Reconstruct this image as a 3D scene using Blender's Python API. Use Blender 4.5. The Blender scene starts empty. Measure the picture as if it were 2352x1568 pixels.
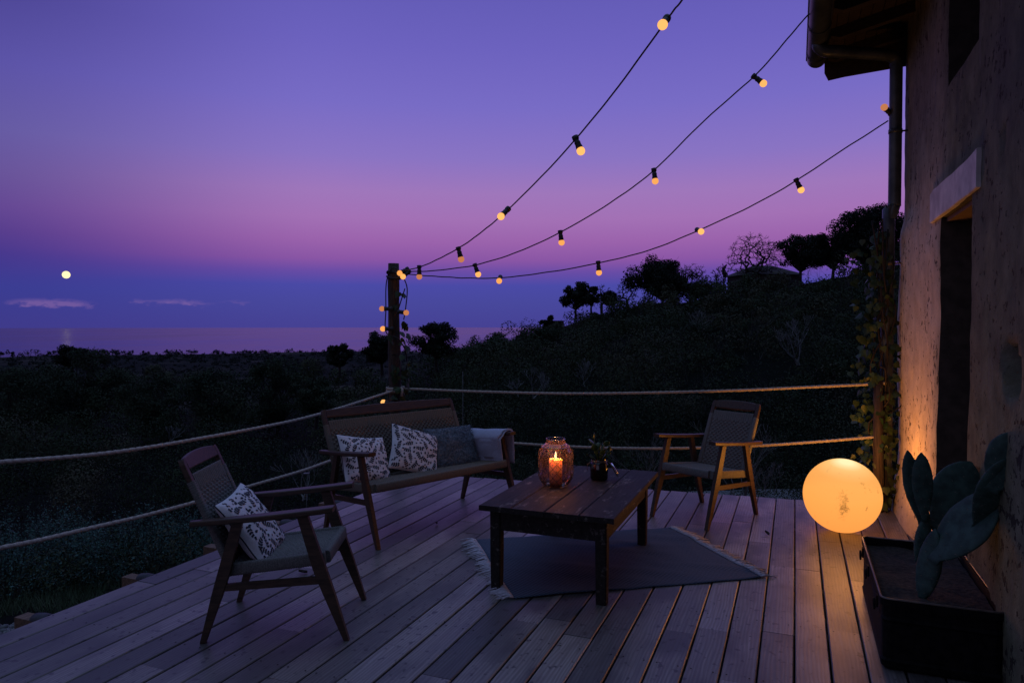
import bpy, math, random
import numpy as np
from mathutils import Vector, Matrix, Quaternion, noise

random.seed(7); rng = np.random.default_rng(7)
SC = bpy.context.scene
COL = SC.collection
R = math.radians
PI = math.pi

# ------------------------------------------------------------------ camera model (pixels are of a 2352x1568 view)
FPX, CU, CV, EYE = 1633.3, 1176.0, 784.0, 1.45
PITCH = math.atan(38/1633.3)
CAMP = Vector((0, 0, EYE))
def ray(u, v):
    xc, zc = (u-CU)/FPX, (CV-v)/FPX
    return Vector((xc, math.cos(PITCH)+zc*math.sin(PITCH), -math.sin(PITCH)+zc*math.cos(PITCH)))
def G(u, v, z=0.0):
    d = ray(u, v); t = (z-EYE)/d.z
    return CAMP+d*t
def at(u, v, Y):
    d = ray(u, v); return CAMP+d*(Y/d.y)

cam = bpy.data.cameras.new('camera'); cam.lens = 25; cam.sensor_width = 36; cam.clip_start = .05; cam.clip_end = 120000
camo = bpy.data.objects.new('camera', cam); COL.objects.link(camo)
camo.location = CAMP; camo.rotation_euler = (PI/2-PITCH, 0, 0); SC.camera = camo

# ------------------------------------------------------------------ small helpers
def lin(c):
    return tuple(((x/255)/12.92 if x/255 <= .04045 else ((x/255+.055)/1.055)**2.4) for x in c)
def smooth(a, b, x):
    t = min(1, max(0, (x-a)/(b-a))); return t*t*(3-2*t)
def pl(pts, x):
    if x <= pts[0][0]: return pts[0][1]
    for (a, p), (b, q) in zip(pts, pts[1:]):
        if x <= b: return p+(q-p)*(x-a)/(b-a)
    return pts[-1][1]

class MB:
    """collects faces, links them as one mesh object"""
    def __init__(s): s.V = []; s.F = []; s.M = []; s.S = []; s.T = None
    def v(s, p): s.V.append(tuple(p)); return len(s.V)-1
    def f(s, idx, m=0, sm=False): s.F.append(tuple(idx)); s.M.append(m); s.S.append(sm)
    def box(s, c, size, M=None, m=0):
        a = []
        for z in (-.5, .5):
            for x, y in ((-.5, -.5), (.5, -.5), (.5, .5), (-.5, .5)):
                p = Vector((x*size[0], y*size[1], z*size[2]))
                if M: p = M @ p
                a.append(s.v(p+Vector(c)))
        for q in ((3, 2, 1, 0), (4, 5, 6, 7), (0, 1, 5, 4), (1, 2, 6, 5), (2, 3, 7, 6), (3, 0, 4, 7)):
            s.f([a[i] for i in q], m)
    def loft(s, rings, closed=True, caps=True, m=0, sm=True):
        n = len(rings[0]); ids = [[s.v(p) for p in r] for r in rings]
        for a, b in zip(ids, ids[1:]):
            for i in range(n if closed else n-1):
                j = (i+1) % n
                s.f((a[i], a[j], b[j], b[i]), m, sm)
        if caps and closed:
            s.f(ids[0][::-1], m); s.f(ids[-1], m)
    def tube(s, pts, r, n=8, m=0, caps=True, mod=None, sm=True):
        pts = [Vector(p) for p in pts]; rings = []; up = None
        for i, p in enumerate(pts):
            d = (pts[min(i+1, len(pts)-1)]-pts[max(i-1, 0)])
            if d.length < 1e-9: d = Vector((0, 0, 1))
            d.normalize()
            if up is None: up = d.orthogonal().normalized()
            up = (up-d*up.dot(d))
            up = up.normalized() if up.length > 1e-6 else d.orthogonal().normalized()
            b = d.cross(up); rr = r[i] if isinstance(r, (list, tuple)) else r
            ring = []
            for k in range(n):
                a = 2*PI*k/n; q = rr*(mod(a, i) if mod else 1)
                ring.append(p+up*(math.cos(a)*q)+b*(math.sin(a)*q))
            rings.append(ring)
        s.loft(rings, True, caps, m, sm)
    def lathe(s, prof, c=(0, 0, 0), n=24, m=0, sm=True, fac=None):
        c = Vector(c); rings = []
        for r, z in prof:
            rings.append([c+Vector((r*math.cos(2*PI*k/n), r*math.sin(2*PI*k/n), z)) for k in range(n)])
        s.loft(rings, True, False, m, sm)
    def prism(s, poly, y0, y1, ch=0.004, m=0):
        """polygon in xz extruded along y, with a chamfered edge"""
        P = [Vector((x, 0, z)) for x, z in poly]; cx = sum(P, Vector())/len(P)
        def ring(y, k): return [p+(cx-p).normalized()*k+Vector((0, y, 0)) for p in P]
        s.loft([ring(y0, ch), ring(y0+ch, 0), ring(y1-ch, 0), ring(y1, ch)], True, True, m, False)
    def sphere(s, c, r, nu=16, nv=10, m=0, sc=(1, 1, 1)):
        rings = []
        for j in range(nv+1):
            t = PI*j/nv; q = max(math.sin(t), 1e-3)
            rings.append([Vector(c)+Vector((r*sc[0]*q*math.cos(2*PI*k/nu), r*sc[1]*q*math.sin(2*PI*k/nu), -r*sc[2]*math.cos(t))) for k in range(nu)])
        s.loft(rings, True, True, m, True)
    def build(s, name, mats, parent=None, loc=None, rotz=0):
        me = bpy.data.meshes.new(name); me.from_pydata(s.V, [], s.F)
        mats = mats if isinstance(mats, (list, tuple)) else [mats]
        for q in mats: me.materials.append(q)
        me.polygons.foreach_set('material_index', s.M); me.polygons.foreach_set('use_smooth', s.S)
        if s.T is not None:
            at_ = me.attributes.new('tone', 'FLOAT', 'FACE'); at_.data.foreach_set('value', s.T)
        me.update()
        o = bpy.data.objects.new(name, me); COL.objects.link(o)
        if parent: o.parent = parent
        if loc is not None: o.location = loc
        o.rotation_euler = (0, 0, rotz)
        return o

def npmesh(name, V, F, mat, parent=None, tone=None):
    """V (n,3), F (m,k) arrays -> one mesh object, quickly"""
    V = np.asarray(V, dtype=np.float32); F = np.asarray(F, dtype=np.int32); k = F.shape[1]
    me = bpy.data.meshes.new(name)
    me.vertices.add(len(V)); me.vertices.foreach_set('co', V.ravel())
    me.loops.add(F.size); me.loops.foreach_set('vertex_index', F.ravel())
    me.polygons.add(len(F)); me.polygons.foreach_set('loop_start', np.arange(0, F.size, k, dtype=np.int32))
    me.update(calc_edges=True)
    if tone is not None:
        a = me.attributes.new('tone', 'FLOAT', 'FACE'); a.data.foreach_set('value', np.asarray(tone, dtype=np.float32))
    me.materials.append(mat)
    o = bpy.data.objects.new(name, me); COL.objects.link(o)
    if parent: o.parent = parent
    return o

def empty(name, loc=(0, 0, 0), rz=0):
    o = bpy.data.objects.new(name, None); o.empty_display_size = .1
    COL.objects.link(o); o.location = loc; o.rotation_euler = (0, 0, rz); return o
def tag(o, label=None, cat=None, group=None, kind=None):
    if label: o['label'] = label
    if cat: o['category'] = cat
    if group: o['group'] = group
    if kind: o['kind'] = kind
    return o
def copy_tree(o, parent=None):
    c = o.copy(); COL.objects.link(c)
    if parent: c.parent = parent
    for ch in list(o.children): copy_tree(ch, c)
    return c

# ------------------------------------------------------------------ materials
def nd(nt, t, **kw):
    n = nt.nodes.new(t)
    for k, v in kw.items(): setattr(n, k, v)
    return n
def base(name):
    m = bpy.data.materials.new(name); m.use_nodes = True
    nt = m.node_tree; p = nt.nodes['Principled BSDF']; return m, nt, p
def ramp(nt, fac, stops):
    r = nd(nt, 'ShaderNodeValToRGB'); e = r.color_ramp.elements
    while len(e) < len(stops): e.new(.5)
    for el, (p, c) in zip(e, stops): el.position = p; el.color = (*c, 1) if len(c) == 3 else c
    nt.links.new(fac, r.inputs[0]); return r.outputs[0]
def noise_(nt, vec, scale, detail=4, rough=.55, dist=0):
    n = nd(nt, 'ShaderNodeTexNoise'); n.inputs['Scale'].default_value = scale
    n.inputs['Detail'].default_value = detail; n.inputs['Roughness'].default_value = rough; n.inputs['Distortion'].default_value = dist
    if vec is not None: nt.links.new(vec, n.inputs['Vector'])
    return n.outputs['Fac']
def coords(nt, sc=(1, 1, 1), which='Object'):
    t = nd(nt, 'ShaderNodeTexCoord'); mp = nd(nt, 'ShaderNodeMapping'); mp.inputs['Scale'].default_value = sc
    nt.links.new(t.outputs[which], mp.inputs[0]); return mp.outputs[0]
def math_(nt, op, a, b=None, c=None, clamp=False):
    n = nd(nt, 'ShaderNodeMath', operation=op); n.use_clamp = clamp
    for i, x in enumerate((a, b, c)):
        if x is None: continue
        if isinstance(x, (int, float)): n.inputs[i].default_value = x
        else: nt.links.new(x, n.inputs[i])
    return n.outputs[0]
def mixc(nt, fac, a, b, mode='MIX'):
    n = nd(nt, 'ShaderNodeMix', data_type='RGBA', blend_type=mode)
    for s, x in ((0, fac), (6, a), (7, b)):
        if isinstance(x, (int, float)): n.inputs[s].default_value = x
        elif isinstance(x, tuple): n.inputs[s].default_value = (*x, 1) if len(x) == 3 else x
        else: nt.links.new(x, n.inputs[s])
    return n.outputs[2]
def bump(nt, p, h, strength=.3, dist=.01):
    b = nd(nt, 'ShaderNodeBump'); b.inputs['Strength'].default_value = strength; b.inputs['Distance'].default_value = dist
    nt.links.new(h, b.inputs['Height']); nt.links.new(b.outputs[0], p.inputs['Normal'])
def pm(name, c1, c2, scale=20, sc=(1, 1, 1), rough=.7, bs=.2, bd=.003, metal=0, spec=.5, lo=.35, hi=.65, detail=5):
    m, nt, p = base(name); v = coords(nt, sc); f = noise_(nt, v, scale, detail)
    nt.links.new(ramp(nt, f, [(lo, c1), (hi, c2)]), p.inputs['Base Color'])
    p.inputs['Roughness'].default_value = rough; p.inputs['Metallic'].default_value = metal
    p.inputs['Specular IOR Level'].default_value = spec
    if bs: bump(nt, p, f, bs, bd)
    return m
def glow(name, c, s):
    m = bpy.data.materials.new(name); m.use_nodes = True; nt = m.node_tree; nt.nodes.clear()
    e = nd(nt, 'ShaderNodeEmission'); o = nd(nt, 'ShaderNodeOutputMaterial')
    e.inputs[0].default_value = (*c, 1); e.inputs[1].default_value = s; nt.links.new(e.outputs[0], o.inputs[0]); return m

M = {}
M['chair_wood'] = pm('chair_wood', (.03, .017, .01), (.078, .043, .025), 14, (1, 6, 6), .5, .15, .002)
M['chair_wood_red'] = pm('sofa_wood', (.035, .016, .008), (.075, .034, .016), 14, (6, 1, 6), .5, .15, .002)
M['cord'] = pm('cord', (.1, .1, .095), (.19, .185, .17), 180, (1, 1, 1), .85, .3, .002)
M['cord_tan'] = pm('cord_tan', (.1, .082, .062), (.18, .15, .115), 180, (1, 1, 1), .85, .3, .002)
M['rope'] = pm('rope', (.3, .26, .21), (.48, .43, .36), 90, (1, 1, 1), .9, .4, .003)
M['black_rubber'] = pm('black_rubber', (.012, .013, .014), (.022, .024, .025), 40, (1, 1, 1), .55, .1, .001)
M['post_wood'] = pm('post_wood', (.025, .018, .013), (.07, .05, .036), 10, (8, 8, .8), .8, .5, .006)
M['zinc'] = pm('zinc', (.045, .06, .06), (.1, .125, .125), 9, (1, 1, 1), .42, .08, .001, .35)
M['soffit'] = pm('soffit', (.018, .014, .008), (.05, .037, .02), 8, (.6, 9, 9), .75, .4, .004)
M['tiles'] = pm('tiles', (.018, .012, .009), (.036, .024, .019), 6, (1, 1, 1), .85, .3, .004)
M['door_wood'] = pm('door_wood', (.05, .035, .022), (.1, .07, .045), 8, (9, 9, .7), .6, .4, .004)
M['reveal'] = pm('reveal', (.05, .042, .03), (.09, .075, .055), 14, (1, 1, 1), .9, .3, .004)
M['iron'] = pm('iron', (.004, .0045, .005), (.014, .0135, .013), 25, (1, 1, 1), .65, .12, .001, 0, .1)
M['iron_edge'] = pm('iron_edge', (.1, .09, .08), (.2, .17, .14), 30, (1, 1, 1), .45, .1, .001, .6)
M['soil'] = pm('soil', (.016, .013, .009), (.06, .048, .033), 45, (1, 1, 1), .95, .8, .01)
M['gravel'] = pm('gravel', (.06, .065, .065), (.2, .205, .2), 12, (1, 1, 1), .9, .5, .01)
M['joist'] = pm('joist', (.1, .06, .035), (.2, .125, .075), 9, (1, 8, 8), .8, .4, .004)
M['membrane'] = pm('membrane', (.02, .022, .026), (.045, .05, .055), 30, (1, 1, 1), .7, .1, .001)
M['rug'] = None
M['fringe'] = pm('fringe', (.42, .41, .46), (.58, .56, .62), 60, (1, 1, 1), .95, .2, .002)
M['blanket'] = pm('blanket', (.32, .35, .46), (.46, .5, .62), 160, (1, 1, 1), .95, .5, .003)
M['fur'] = pm('fur', (.07, .095, .12), (.17, .21, .25), 60, (1, 1, 1), .95, .8, .008)
M['pillow'] = pm('pillow', (.58, .57, .6), (.7, .69, .72), 220, (1, 1, 1), .95, .3, .001)
M['print'] = pm('print', (.012, .014, .026), (.03, .033, .05), 60, (1, 1, 1), .9, 0)
M['net'] = pm('net', (.03, .02, .015), (.06, .045, .035), 90, (1, 1, 1), .9, .2, .001)
M['wick'] = pm('wick', (.01, .01, .01), (.02, .02, .02), 90, (1, 1, 1), .9, 0)
M['wick_pale'] = pm('areole', (.1, .09, .07), (.2, .18, .14), 60, (1, 1, 1), .9, 0)
M['oak'] = pm('oak_leaf', (.005, .009, .005), (.012, .02, .01), 1.2, (1, 1, 1), .75, 0, spec=.25)
M['oak_soft'] = pm('soft_oak_leaf', (.018, .032, .016), (.05, .07, .034), .5, (1, 1, 1), .8, 0, spec=.2)
M['scrub'] = pm('scrub_leaf', (.004, .009, .005), (.018, .028, .016), .3, (1, 1, 1), .8, 0, spec=.2)
M['wood_far'] = pm('wood_leaf', (.006, .01, .008), (.02, .028, .02), .05, (1, 1, 1), .85, 0, spec=.15)
M['olive'] = pm('olive_leaf', (.03, .085, .065), (.08, .17, .135), 2.0, (1, 1, 1), .7, 0, spec=.3)
M['ivy'] = pm('ivy_leaf', (.005, .024, .004), (.022, .055, .008), 9, (1, 1, 1), .5, .1, .002)
M['bark'] = pm('bark', (.014, .011, .009), (.035, .028, .022), 8, (3, 3, .8), .9, .5, .01)
M['twig'] = pm('twig', (.1, .11, .105), (.2, .215, .2), 2, (1, 1, 1), .9, 0)
M['twig_dark'] = pm('twig_dark', (.03, .028, .025), (.075, .068, .06), 2, (1, 1, 1), .9, 0)
M['cactus'] = pm('cactus', (.014, .045, .034), (.04, .1, .078), 26, (1, 1, 1), .65, .25, .003)
M['succ'] = pm('succulent', (.012, .045, .012), (.035, .085, .025), 20, (1, 1, 1), .35, .05, .001)
M['grass'] = pm('grass', (.025, .05, .022), (.07, .1, .05), 1.5, (1, 1, 1), .85, 0, spec=.2)
M['far_wall'] = pm('far_wall', (.07, .066, .056), (.12, .11, .095), 3, (1, 1, 1), .9, 0)
M['far_dark'] = pm('far_window', (.015, .015, .018), (.03, .03, .035), 3, (1, 1, 1), .4, 0)
M['stake'] = pm('stake', (.05, .055, .055), (.1, .105, .1), 9, (1, 1, 1), .6, 0)
M['lintel'] = pm('lintel', (.5, .46, .45), (.78, .73, .7), 7, (1, 1, 1), .8, .4, .006)


def scrub_leaf_mat():
    m, nt, p = base('scrub_leaf'); a = nd(nt, 'ShaderNodeAttribute', attribute_name='tone')
    f = noise_(nt, coords(nt), .8, 4, .6)
    c = ramp(nt, a.outputs['Fac'], [(0, (.012, .022, .009)), (.4, (.03, .05, .018)), (.75, (.05, .066, .026)), (1, (.085, .08, .045))])
    c = mixc(nt, math_(nt, 'MULTIPLY', f, .6), c, (.006, .01, .006))
    nt.links.new(c, p.inputs['Base Color']); p.inputs['Roughness'].default_value = 0.8; p.inputs['Specular IOR Level'].default_value = .2; return m
M['scrub'] = scrub_leaf_mat()

def plain_leaf_mat():
    m, nt, p = base('plain_leaf'); a = nd(nt, 'ShaderNodeAttribute', attribute_name='tone')
    f = noise_(nt, coords(nt), .8, 4, .6)
    c = ramp(nt, a.outputs['Fac'], [(0, (.008, .013, .011)), (.6, (.02, .028, .022)), (1, (.04, .042, .038))])
    c = mixc(nt, math_(nt, 'MULTIPLY', f, .6), c, (.006, .01, .006))
    nt.links.new(c, p.inputs['Base Color']); p.inputs['Roughness'].default_value = 0.8; p.inputs['Specular IOR Level'].default_value = .2; return m
M['wood_far'] = plain_leaf_mat()

# worn deck timber: grain along x of the boards, a tone per board length
def deck_mat():
    m, nt, p = base('deck_timber')
    t = nd(nt, 'ShaderNodeTexCoord'); a = nd(nt, 'ShaderNodeAttribute', attribute_name='tone')
    off = nd(nt, 'ShaderNodeVectorMath', operation='MULTIPLY_ADD')
    nt.links.new(a.outputs['Fac'], off.inputs[0]); off.inputs[1].default_value = (37, 11, 5); nt.links.new(t.outputs['Object'], off.inputs[2])
    def mp(sc):
        q = nd(nt, 'ShaderNodeMapping'); q.inputs['Scale'].default_value = sc; nt.links.new(off.outputs[0], q.inputs[0]); return q.outputs[0]
    grain = noise_(nt, mp((1.1, 26, 26)), 3.2, 6, .6, .35)
    rings = nd(nt, 'ShaderNodeTexWave', wave_type='BANDS', bands_direction='Y'); rings.inputs['Scale'].default_value = 6
    rings.inputs['Distortion'].default_value = 9; rings.inputs['Detail'].default_value = 3; rings.inputs['Detail Scale'].default_value = .6
    nt.links.new(mp((.55, 3.2, 3.2)), rings.inputs['Vector'])
    blot = noise_(nt, mp((1.2, 2.2, 2)), 1.6, 3, .5)
    spots = noise_(nt, mp((7, 9, 9)), 3.4, 2, .5)
    c = ramp(nt, grain, [(.3, (.165, .142, .12)), (.7, (.345, .31, .275))])
    c = mixc(nt, math_(nt, 'MULTIPLY', rings.outputs['Fac'], .55), c, (.105, .08, .066))
    tone = ramp(nt, a.outputs['Fac'], [(0, (.3, .34, .38)), (.22, (.52, .53, .55)), (.5, (.8, .8, .8)), (.75, (.95, .95, .95)), (1, (1.25, 1.25, 1.25))])
    c = mixc(nt, 1.0, c, tone, 'MULTIPLY')
    c = mixc(nt, ramp(nt, blot, [(.36, (.85, .85, .85)), (.54, (0, 0, 0))]), c, (.07, .062, .06))
    c = mixc(nt, ramp(nt, spots, [(.62, (0, 0, 0)), (.7, (.9, .9, .9))]), c, (.04, .032, .03))
    nt.links.new(c, p.inputs['Base Color'])
    nt.links.new(math_(nt, 'MULTIPLY_ADD', grain, .26, .4), p.inputs['Roughness'])
    p.inputs['Specular IOR Level'].default_value = .5; p.inputs['Coat Roughness'].default_value = .38
    nt.links.new(math_(nt, 'MULTIPLY', math_(nt, 'MULTIPLY_ADD', a.outputs['Fac'], .5, .1), math_(nt, 'MULTIPLY_ADD', blot, 1.6, .1), clamp=True), p.inputs['Coat Weight'])
    bump(nt, p, math_(nt, 'ADD', grain, math_(nt, 'MULTIPLY', rings.outputs['Fac'], .4)), .35, .002)
    return m
M['deck'] = deck_mat()

def plaster_mat():
    m, nt, p = base('old_plaster')
    v = coords(nt); fine = noise_(nt, v, 55, 5, .65); mid = noise_(nt, v, 7, 6, .62); big = noise_(nt, v, 1.3, 4, .6)
    streak = noise_(nt, coords(nt, (5, 5, .55)), 2.4, 5, .6)
    pits = noise_(nt, v, 21, 3, .65); band = noise_(nt, v, 2.6, 3, .5)
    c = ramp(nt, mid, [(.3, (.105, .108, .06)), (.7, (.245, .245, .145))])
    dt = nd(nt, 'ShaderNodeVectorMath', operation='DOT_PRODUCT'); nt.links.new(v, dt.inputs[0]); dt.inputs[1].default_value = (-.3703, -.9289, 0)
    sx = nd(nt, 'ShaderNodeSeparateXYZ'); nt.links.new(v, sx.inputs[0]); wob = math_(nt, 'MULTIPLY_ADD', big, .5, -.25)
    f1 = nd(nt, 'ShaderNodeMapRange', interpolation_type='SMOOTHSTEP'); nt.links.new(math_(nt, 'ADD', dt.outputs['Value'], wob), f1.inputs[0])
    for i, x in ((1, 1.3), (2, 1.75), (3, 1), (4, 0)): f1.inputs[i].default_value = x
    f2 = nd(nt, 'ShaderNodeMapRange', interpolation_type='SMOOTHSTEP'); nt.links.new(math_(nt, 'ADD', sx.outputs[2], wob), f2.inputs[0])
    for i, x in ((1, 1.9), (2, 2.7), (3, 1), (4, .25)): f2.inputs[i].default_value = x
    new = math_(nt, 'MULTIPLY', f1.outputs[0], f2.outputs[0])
    c = mixc(nt, new, c, ramp(nt, mid, [(.3, (.52, .41, .29)), (.7, (.74, .61, .45))]))  # paler render by the corner, lightened further in place of lamp light
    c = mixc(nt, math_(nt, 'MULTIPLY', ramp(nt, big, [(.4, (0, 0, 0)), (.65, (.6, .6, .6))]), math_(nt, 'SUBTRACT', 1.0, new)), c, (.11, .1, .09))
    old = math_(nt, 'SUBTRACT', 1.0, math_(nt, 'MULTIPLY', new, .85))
    c = mixc(nt, math_(nt, 'MULTIPLY', ramp(nt, streak, [(.52, (0, 0, 0)), (.72, (.55, .55, .55))]), old), c, (.07, .065, .055))
    c = mixc(nt, ramp(nt, math_(nt, 'SUBTRACT', streak, math_(nt, 'MULTIPLY', big, .2)), [(.5, (0, 0, 0)), (.6, (.3, .3, .3))]), c, (.4, .37, .35))
    pm_ = math_(nt, 'ADD', pits, math_(nt, 'MULTIPLY', band, .45))
    k = ramp(nt, pm_, [(.84, (0, 0, 0)), (.88, (.85, .85, .85))])
    c = mixc(nt, k, c, (.035, .028, .024))
    nt.links.new(c, p.inputs['Base Color']); p.inputs['Roughness'].default_value = .93; p.inputs['Specular IOR Level'].default_value = .15
    h = math_(nt, 'ADD', math_(nt, 'MULTIPLY', fine, .6), math_(nt, 'SUBTRACT', mid, math_(nt, 'MULTIPLY', k, .9)))
    bump(nt, p, h, .7, .012)
    return m
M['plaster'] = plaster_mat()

def table_mat():
    m, nt, p = base('worn_dark_paint')
    g = noise_(nt, coords(nt, (1.2, 14, 14)), 4, 6, .6); w = noise_(nt, coords(nt, (2.5, 7, 7)), 3.5, 6, .65)
    c = ramp(nt, g, [(.3, (.01, .009, .008)), (.7, (.034, .029, .026))])
    c = mixc(nt, ramp(nt, w, [(.57, (0, 0, 0)), (.66, (.8, .8, .8))]), c, (.16, .14, .12))
    nt.links.new(c, p.inputs['Base Color']); p.inputs['Roughness'].default_value = .68; p.inputs['Specular IOR Level'].default_value = .22
    bump(nt, p, math_(nt, 'ADD', g, w), .5, .004); return m
M['table'] = table_mat()

def rug_mat():
    m, nt, p = base('woven_rug')
    v = coords(nt); w = nd(nt, 'ShaderNodeTexWave', wave_type='BANDS', bands_direction='DIAGONAL'); w.inputs['Scale'].default_value = 24
    w.inputs['Distortion'].default_value = 1.2; nt.links.new(v, w.inputs['Vector'])
    n = noise_(nt, v, 120, 3); l = noise_(nt, v, 2.2, 4)
    c = mixc(nt, w.outputs['Fac'], (.015, .024, .045), (.105, .15, .225)); c = mixc(nt, math_(nt, 'MULTIPLY', n, .5), c, (.05, .075, .11))
    c = mixc(nt, math_(nt, 'MULTIPLY', l, .35), c, (.03, .038, .05))
    nt.links.new(c, p.inputs['Base Color']); p.inputs['Roughness'].default_value = .95
    bump(nt, p, math_(nt, 'ADD', w.outputs['Fac'], n), .5, .004); return m
M['rug'] = rug_mat()

def glass_mat(name, tint, gl=.5, extra=.04):
    m = bpy.data.materials.new(name); m.use_nodes = True; nt = m.node_tree; nt.nodes.clear()
    o = nd(nt, 'ShaderNodeOutputMaterial'); t = nd(nt, 'ShaderNodeBsdfTransparent'); t.inputs[0].default_value = (*tint, 1)
    g = nd(nt, 'ShaderNodeBsdfGlossy'); g.inputs['Roughness'].default_value = .06; g.inputs[0].default_value = (1, 1, 1, 1)
    fr = nd(nt, 'ShaderNodeFresnel'); fr.inputs[0].default_value = 1.5
    mx = nd(nt, 'ShaderNodeMixShader'); nt.links.new(math_(nt, 'ADD', math_(nt, 'MULTIPLY', fr.outputs[0], gl), extra), mx.inputs[0])
    nt.links.new(t.outputs[0], mx.inputs[1]); nt.links.new(g.outputs[0], mx.inputs[2]); nt.links.new(mx.outputs[0], o.inputs[0]); return m
M['rose_glass'] = glass_mat('rose_glass', (.84, .62, .68), 1.0, .05)
_nt = M['rose_glass'].node_tree; _o = _nt.nodes['Material Output']; _s = _o.inputs[0].links[0].from_socket
_t = nd(_nt, 'ShaderNodeBsdfTranslucent'); _t.inputs[0].default_value = (.9, .5, .55, 1); _m = nd(_nt, 'ShaderNodeMixShader'); _m.inputs[0].default_value = .02
_nt.links.new(_s, _m.inputs[1]); _nt.links.new(_t.outputs[0], _m.inputs[2]); _nt.links.new(_m.outputs[0], _o.inputs[0])
M['clear_glass'] = glass_mat('clear_glass', (.85, .9, .88), 1.0, .04)
M['brown_glass'] = glass_mat('brown_glass', (.25, .16, .1), 1.0, .03)
M['bulb'] = glow('bulb_glow', (1.0, .43, .115), 1.2)
M['bulb_bright'] = glow('bulb_glow_bright', (1.0, .46, .13), 1.25); M['bulb_soft'] = glow('bulb_glow_soft', (1.0, .4, .1), 1.05)
M['bulb_dim'] = glow('bulb_glow_dim', (1.0, .36, .14), .55)
M['flame'] = glow('flame', (1.0, .62, .22), 6)
M['moon'] = glow('moonlight', (1.0, .83, .42), 1.35)

def globe_mat():
    m = bpy.data.materials.new('lit_globe'); m.use_nodes = True; nt = m.node_tree; nt.nodes.clear()
    o = nd(nt, 'ShaderNodeOutputMaterial'); e = nd(nt, 'ShaderNodeEmission'); t = nd(nt, 'ShaderNodeBsdfTransparent')
    tc = nd(nt, 'ShaderNodeTexCoord'); ds = nd(nt, 'ShaderNodeVectorMath', operation='DISTANCE')
    nt.links.new(tc.outputs['Object'], ds.inputs[0]); ds.inputs[1].default_value = (0, -.06, .255)     # the bulb sits just inside the crown
    c = ramp(nt, ds.outputs['Value'], [(.04, (1.5, 1.25, .72)), (.11, (1.25, .72, .26)), (.2, (1.13, .5, .13)), (.34, (1.1, .42, .09)), (.5, (1.08, .35, .068))])
    v = tc.outputs['Object']; mp = nd(nt, 'ShaderNodeMapping'); mp.inputs['Scale'].default_value = (1, 1, .55); nt.links.new(v, mp.inputs[0])
    d1 = noise_(nt, mp.outputs[0], 17, 4, .7); d2 = noise_(nt, v, 3.1, 2)
    k = ramp(nt, math_(nt, 'ADD', d1, math_(nt, 'MULTIPLY', d2, .5)), [(.9, (0, 0, 0)), (.97, (.6, .6, .6))])
    c = mixc(nt, k, c, (.33, .14, .03))
    sm = nd(nt, 'ShaderNodeVectorMath', operation='SUBTRACT'); nt.links.new(v, sm.inputs[0]); sm.inputs[1].default_value = (-.1, -.235, -.015)
    sv = nd(nt, 'ShaderNodeVectorMath', operation='MULTIPLY'); nt.links.new(sm.outputs[0], sv.inputs[0]); sv.inputs[1].default_value = (26, 8, 8.5)
    sl_ = nd(nt, 'ShaderNodeVectorMath', operation='LENGTH'); nt.links.new(sv.outputs[0], sl_.inputs[0])
    d3 = noise_(nt, v, 48, 4, .7)
    k2 = math_(nt, 'MULTIPLY', math_(nt, 'SUBTRACT', math_(nt, 'MULTIPLY', d3, 1.9), math_(nt, 'MULTIPLY_ADD', sl_.outputs['Value'], .5, .55)), 2.2, clamp=True)
    c = mixc(nt, math_(nt, 'MULTIPLY', k2, .8), c, (.3, .12, .025))
    nt.links.new(c, e.inputs[0]); e.inputs[1].default_value = 1.0
    gz = nd(nt, 'ShaderNodeSeparateXYZ'); nt.links.new(tc.outputs['Object'], gz.inputs[0])
    gm_ = nd(nt, 'ShaderNodeMapRange', interpolation_type='SMOOTHSTEP'); nt.links.new(gz.outputs[2], gm_.inputs[0])
    for i, x in ((1, -.01), (2, .1), (3, 0), (4, .34)): gm_.inputs[i].default_value = x
    mx = nd(nt, 'ShaderNodeMixShader'); nt.links.new(gm_.outputs[0], mx.inputs[0])
    nt.links.new(e.outputs[0], mx.inputs[1]); nt.links.new(t.outputs[0], mx.inputs[2]); nt.links.new(mx.outputs[0], o.inputs[0]); return m
M['globe'] = globe_mat()

def wax_mat():
    m, nt, p = base('wax'); p.inputs['Base Color'].default_value = (.9, .62, .38, 1); p.inputs['Roughness'].default_value = .5
    p.inputs['Subsurface Weight'].default_value = 1; p.inputs['Subsurface Radius'].default_value = (1, .35, .1); p.inputs['Subsurface Scale'].default_value = .06
    # flame light in the wax imitated by emission, brighter towards the top
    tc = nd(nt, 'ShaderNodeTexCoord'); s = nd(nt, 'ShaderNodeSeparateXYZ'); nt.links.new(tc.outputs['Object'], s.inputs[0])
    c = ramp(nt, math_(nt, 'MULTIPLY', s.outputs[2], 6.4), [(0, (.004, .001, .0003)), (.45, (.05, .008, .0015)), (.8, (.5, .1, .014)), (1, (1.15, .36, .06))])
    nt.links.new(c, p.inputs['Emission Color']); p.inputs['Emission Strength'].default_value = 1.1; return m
M['wax'] = wax_mat()

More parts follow.
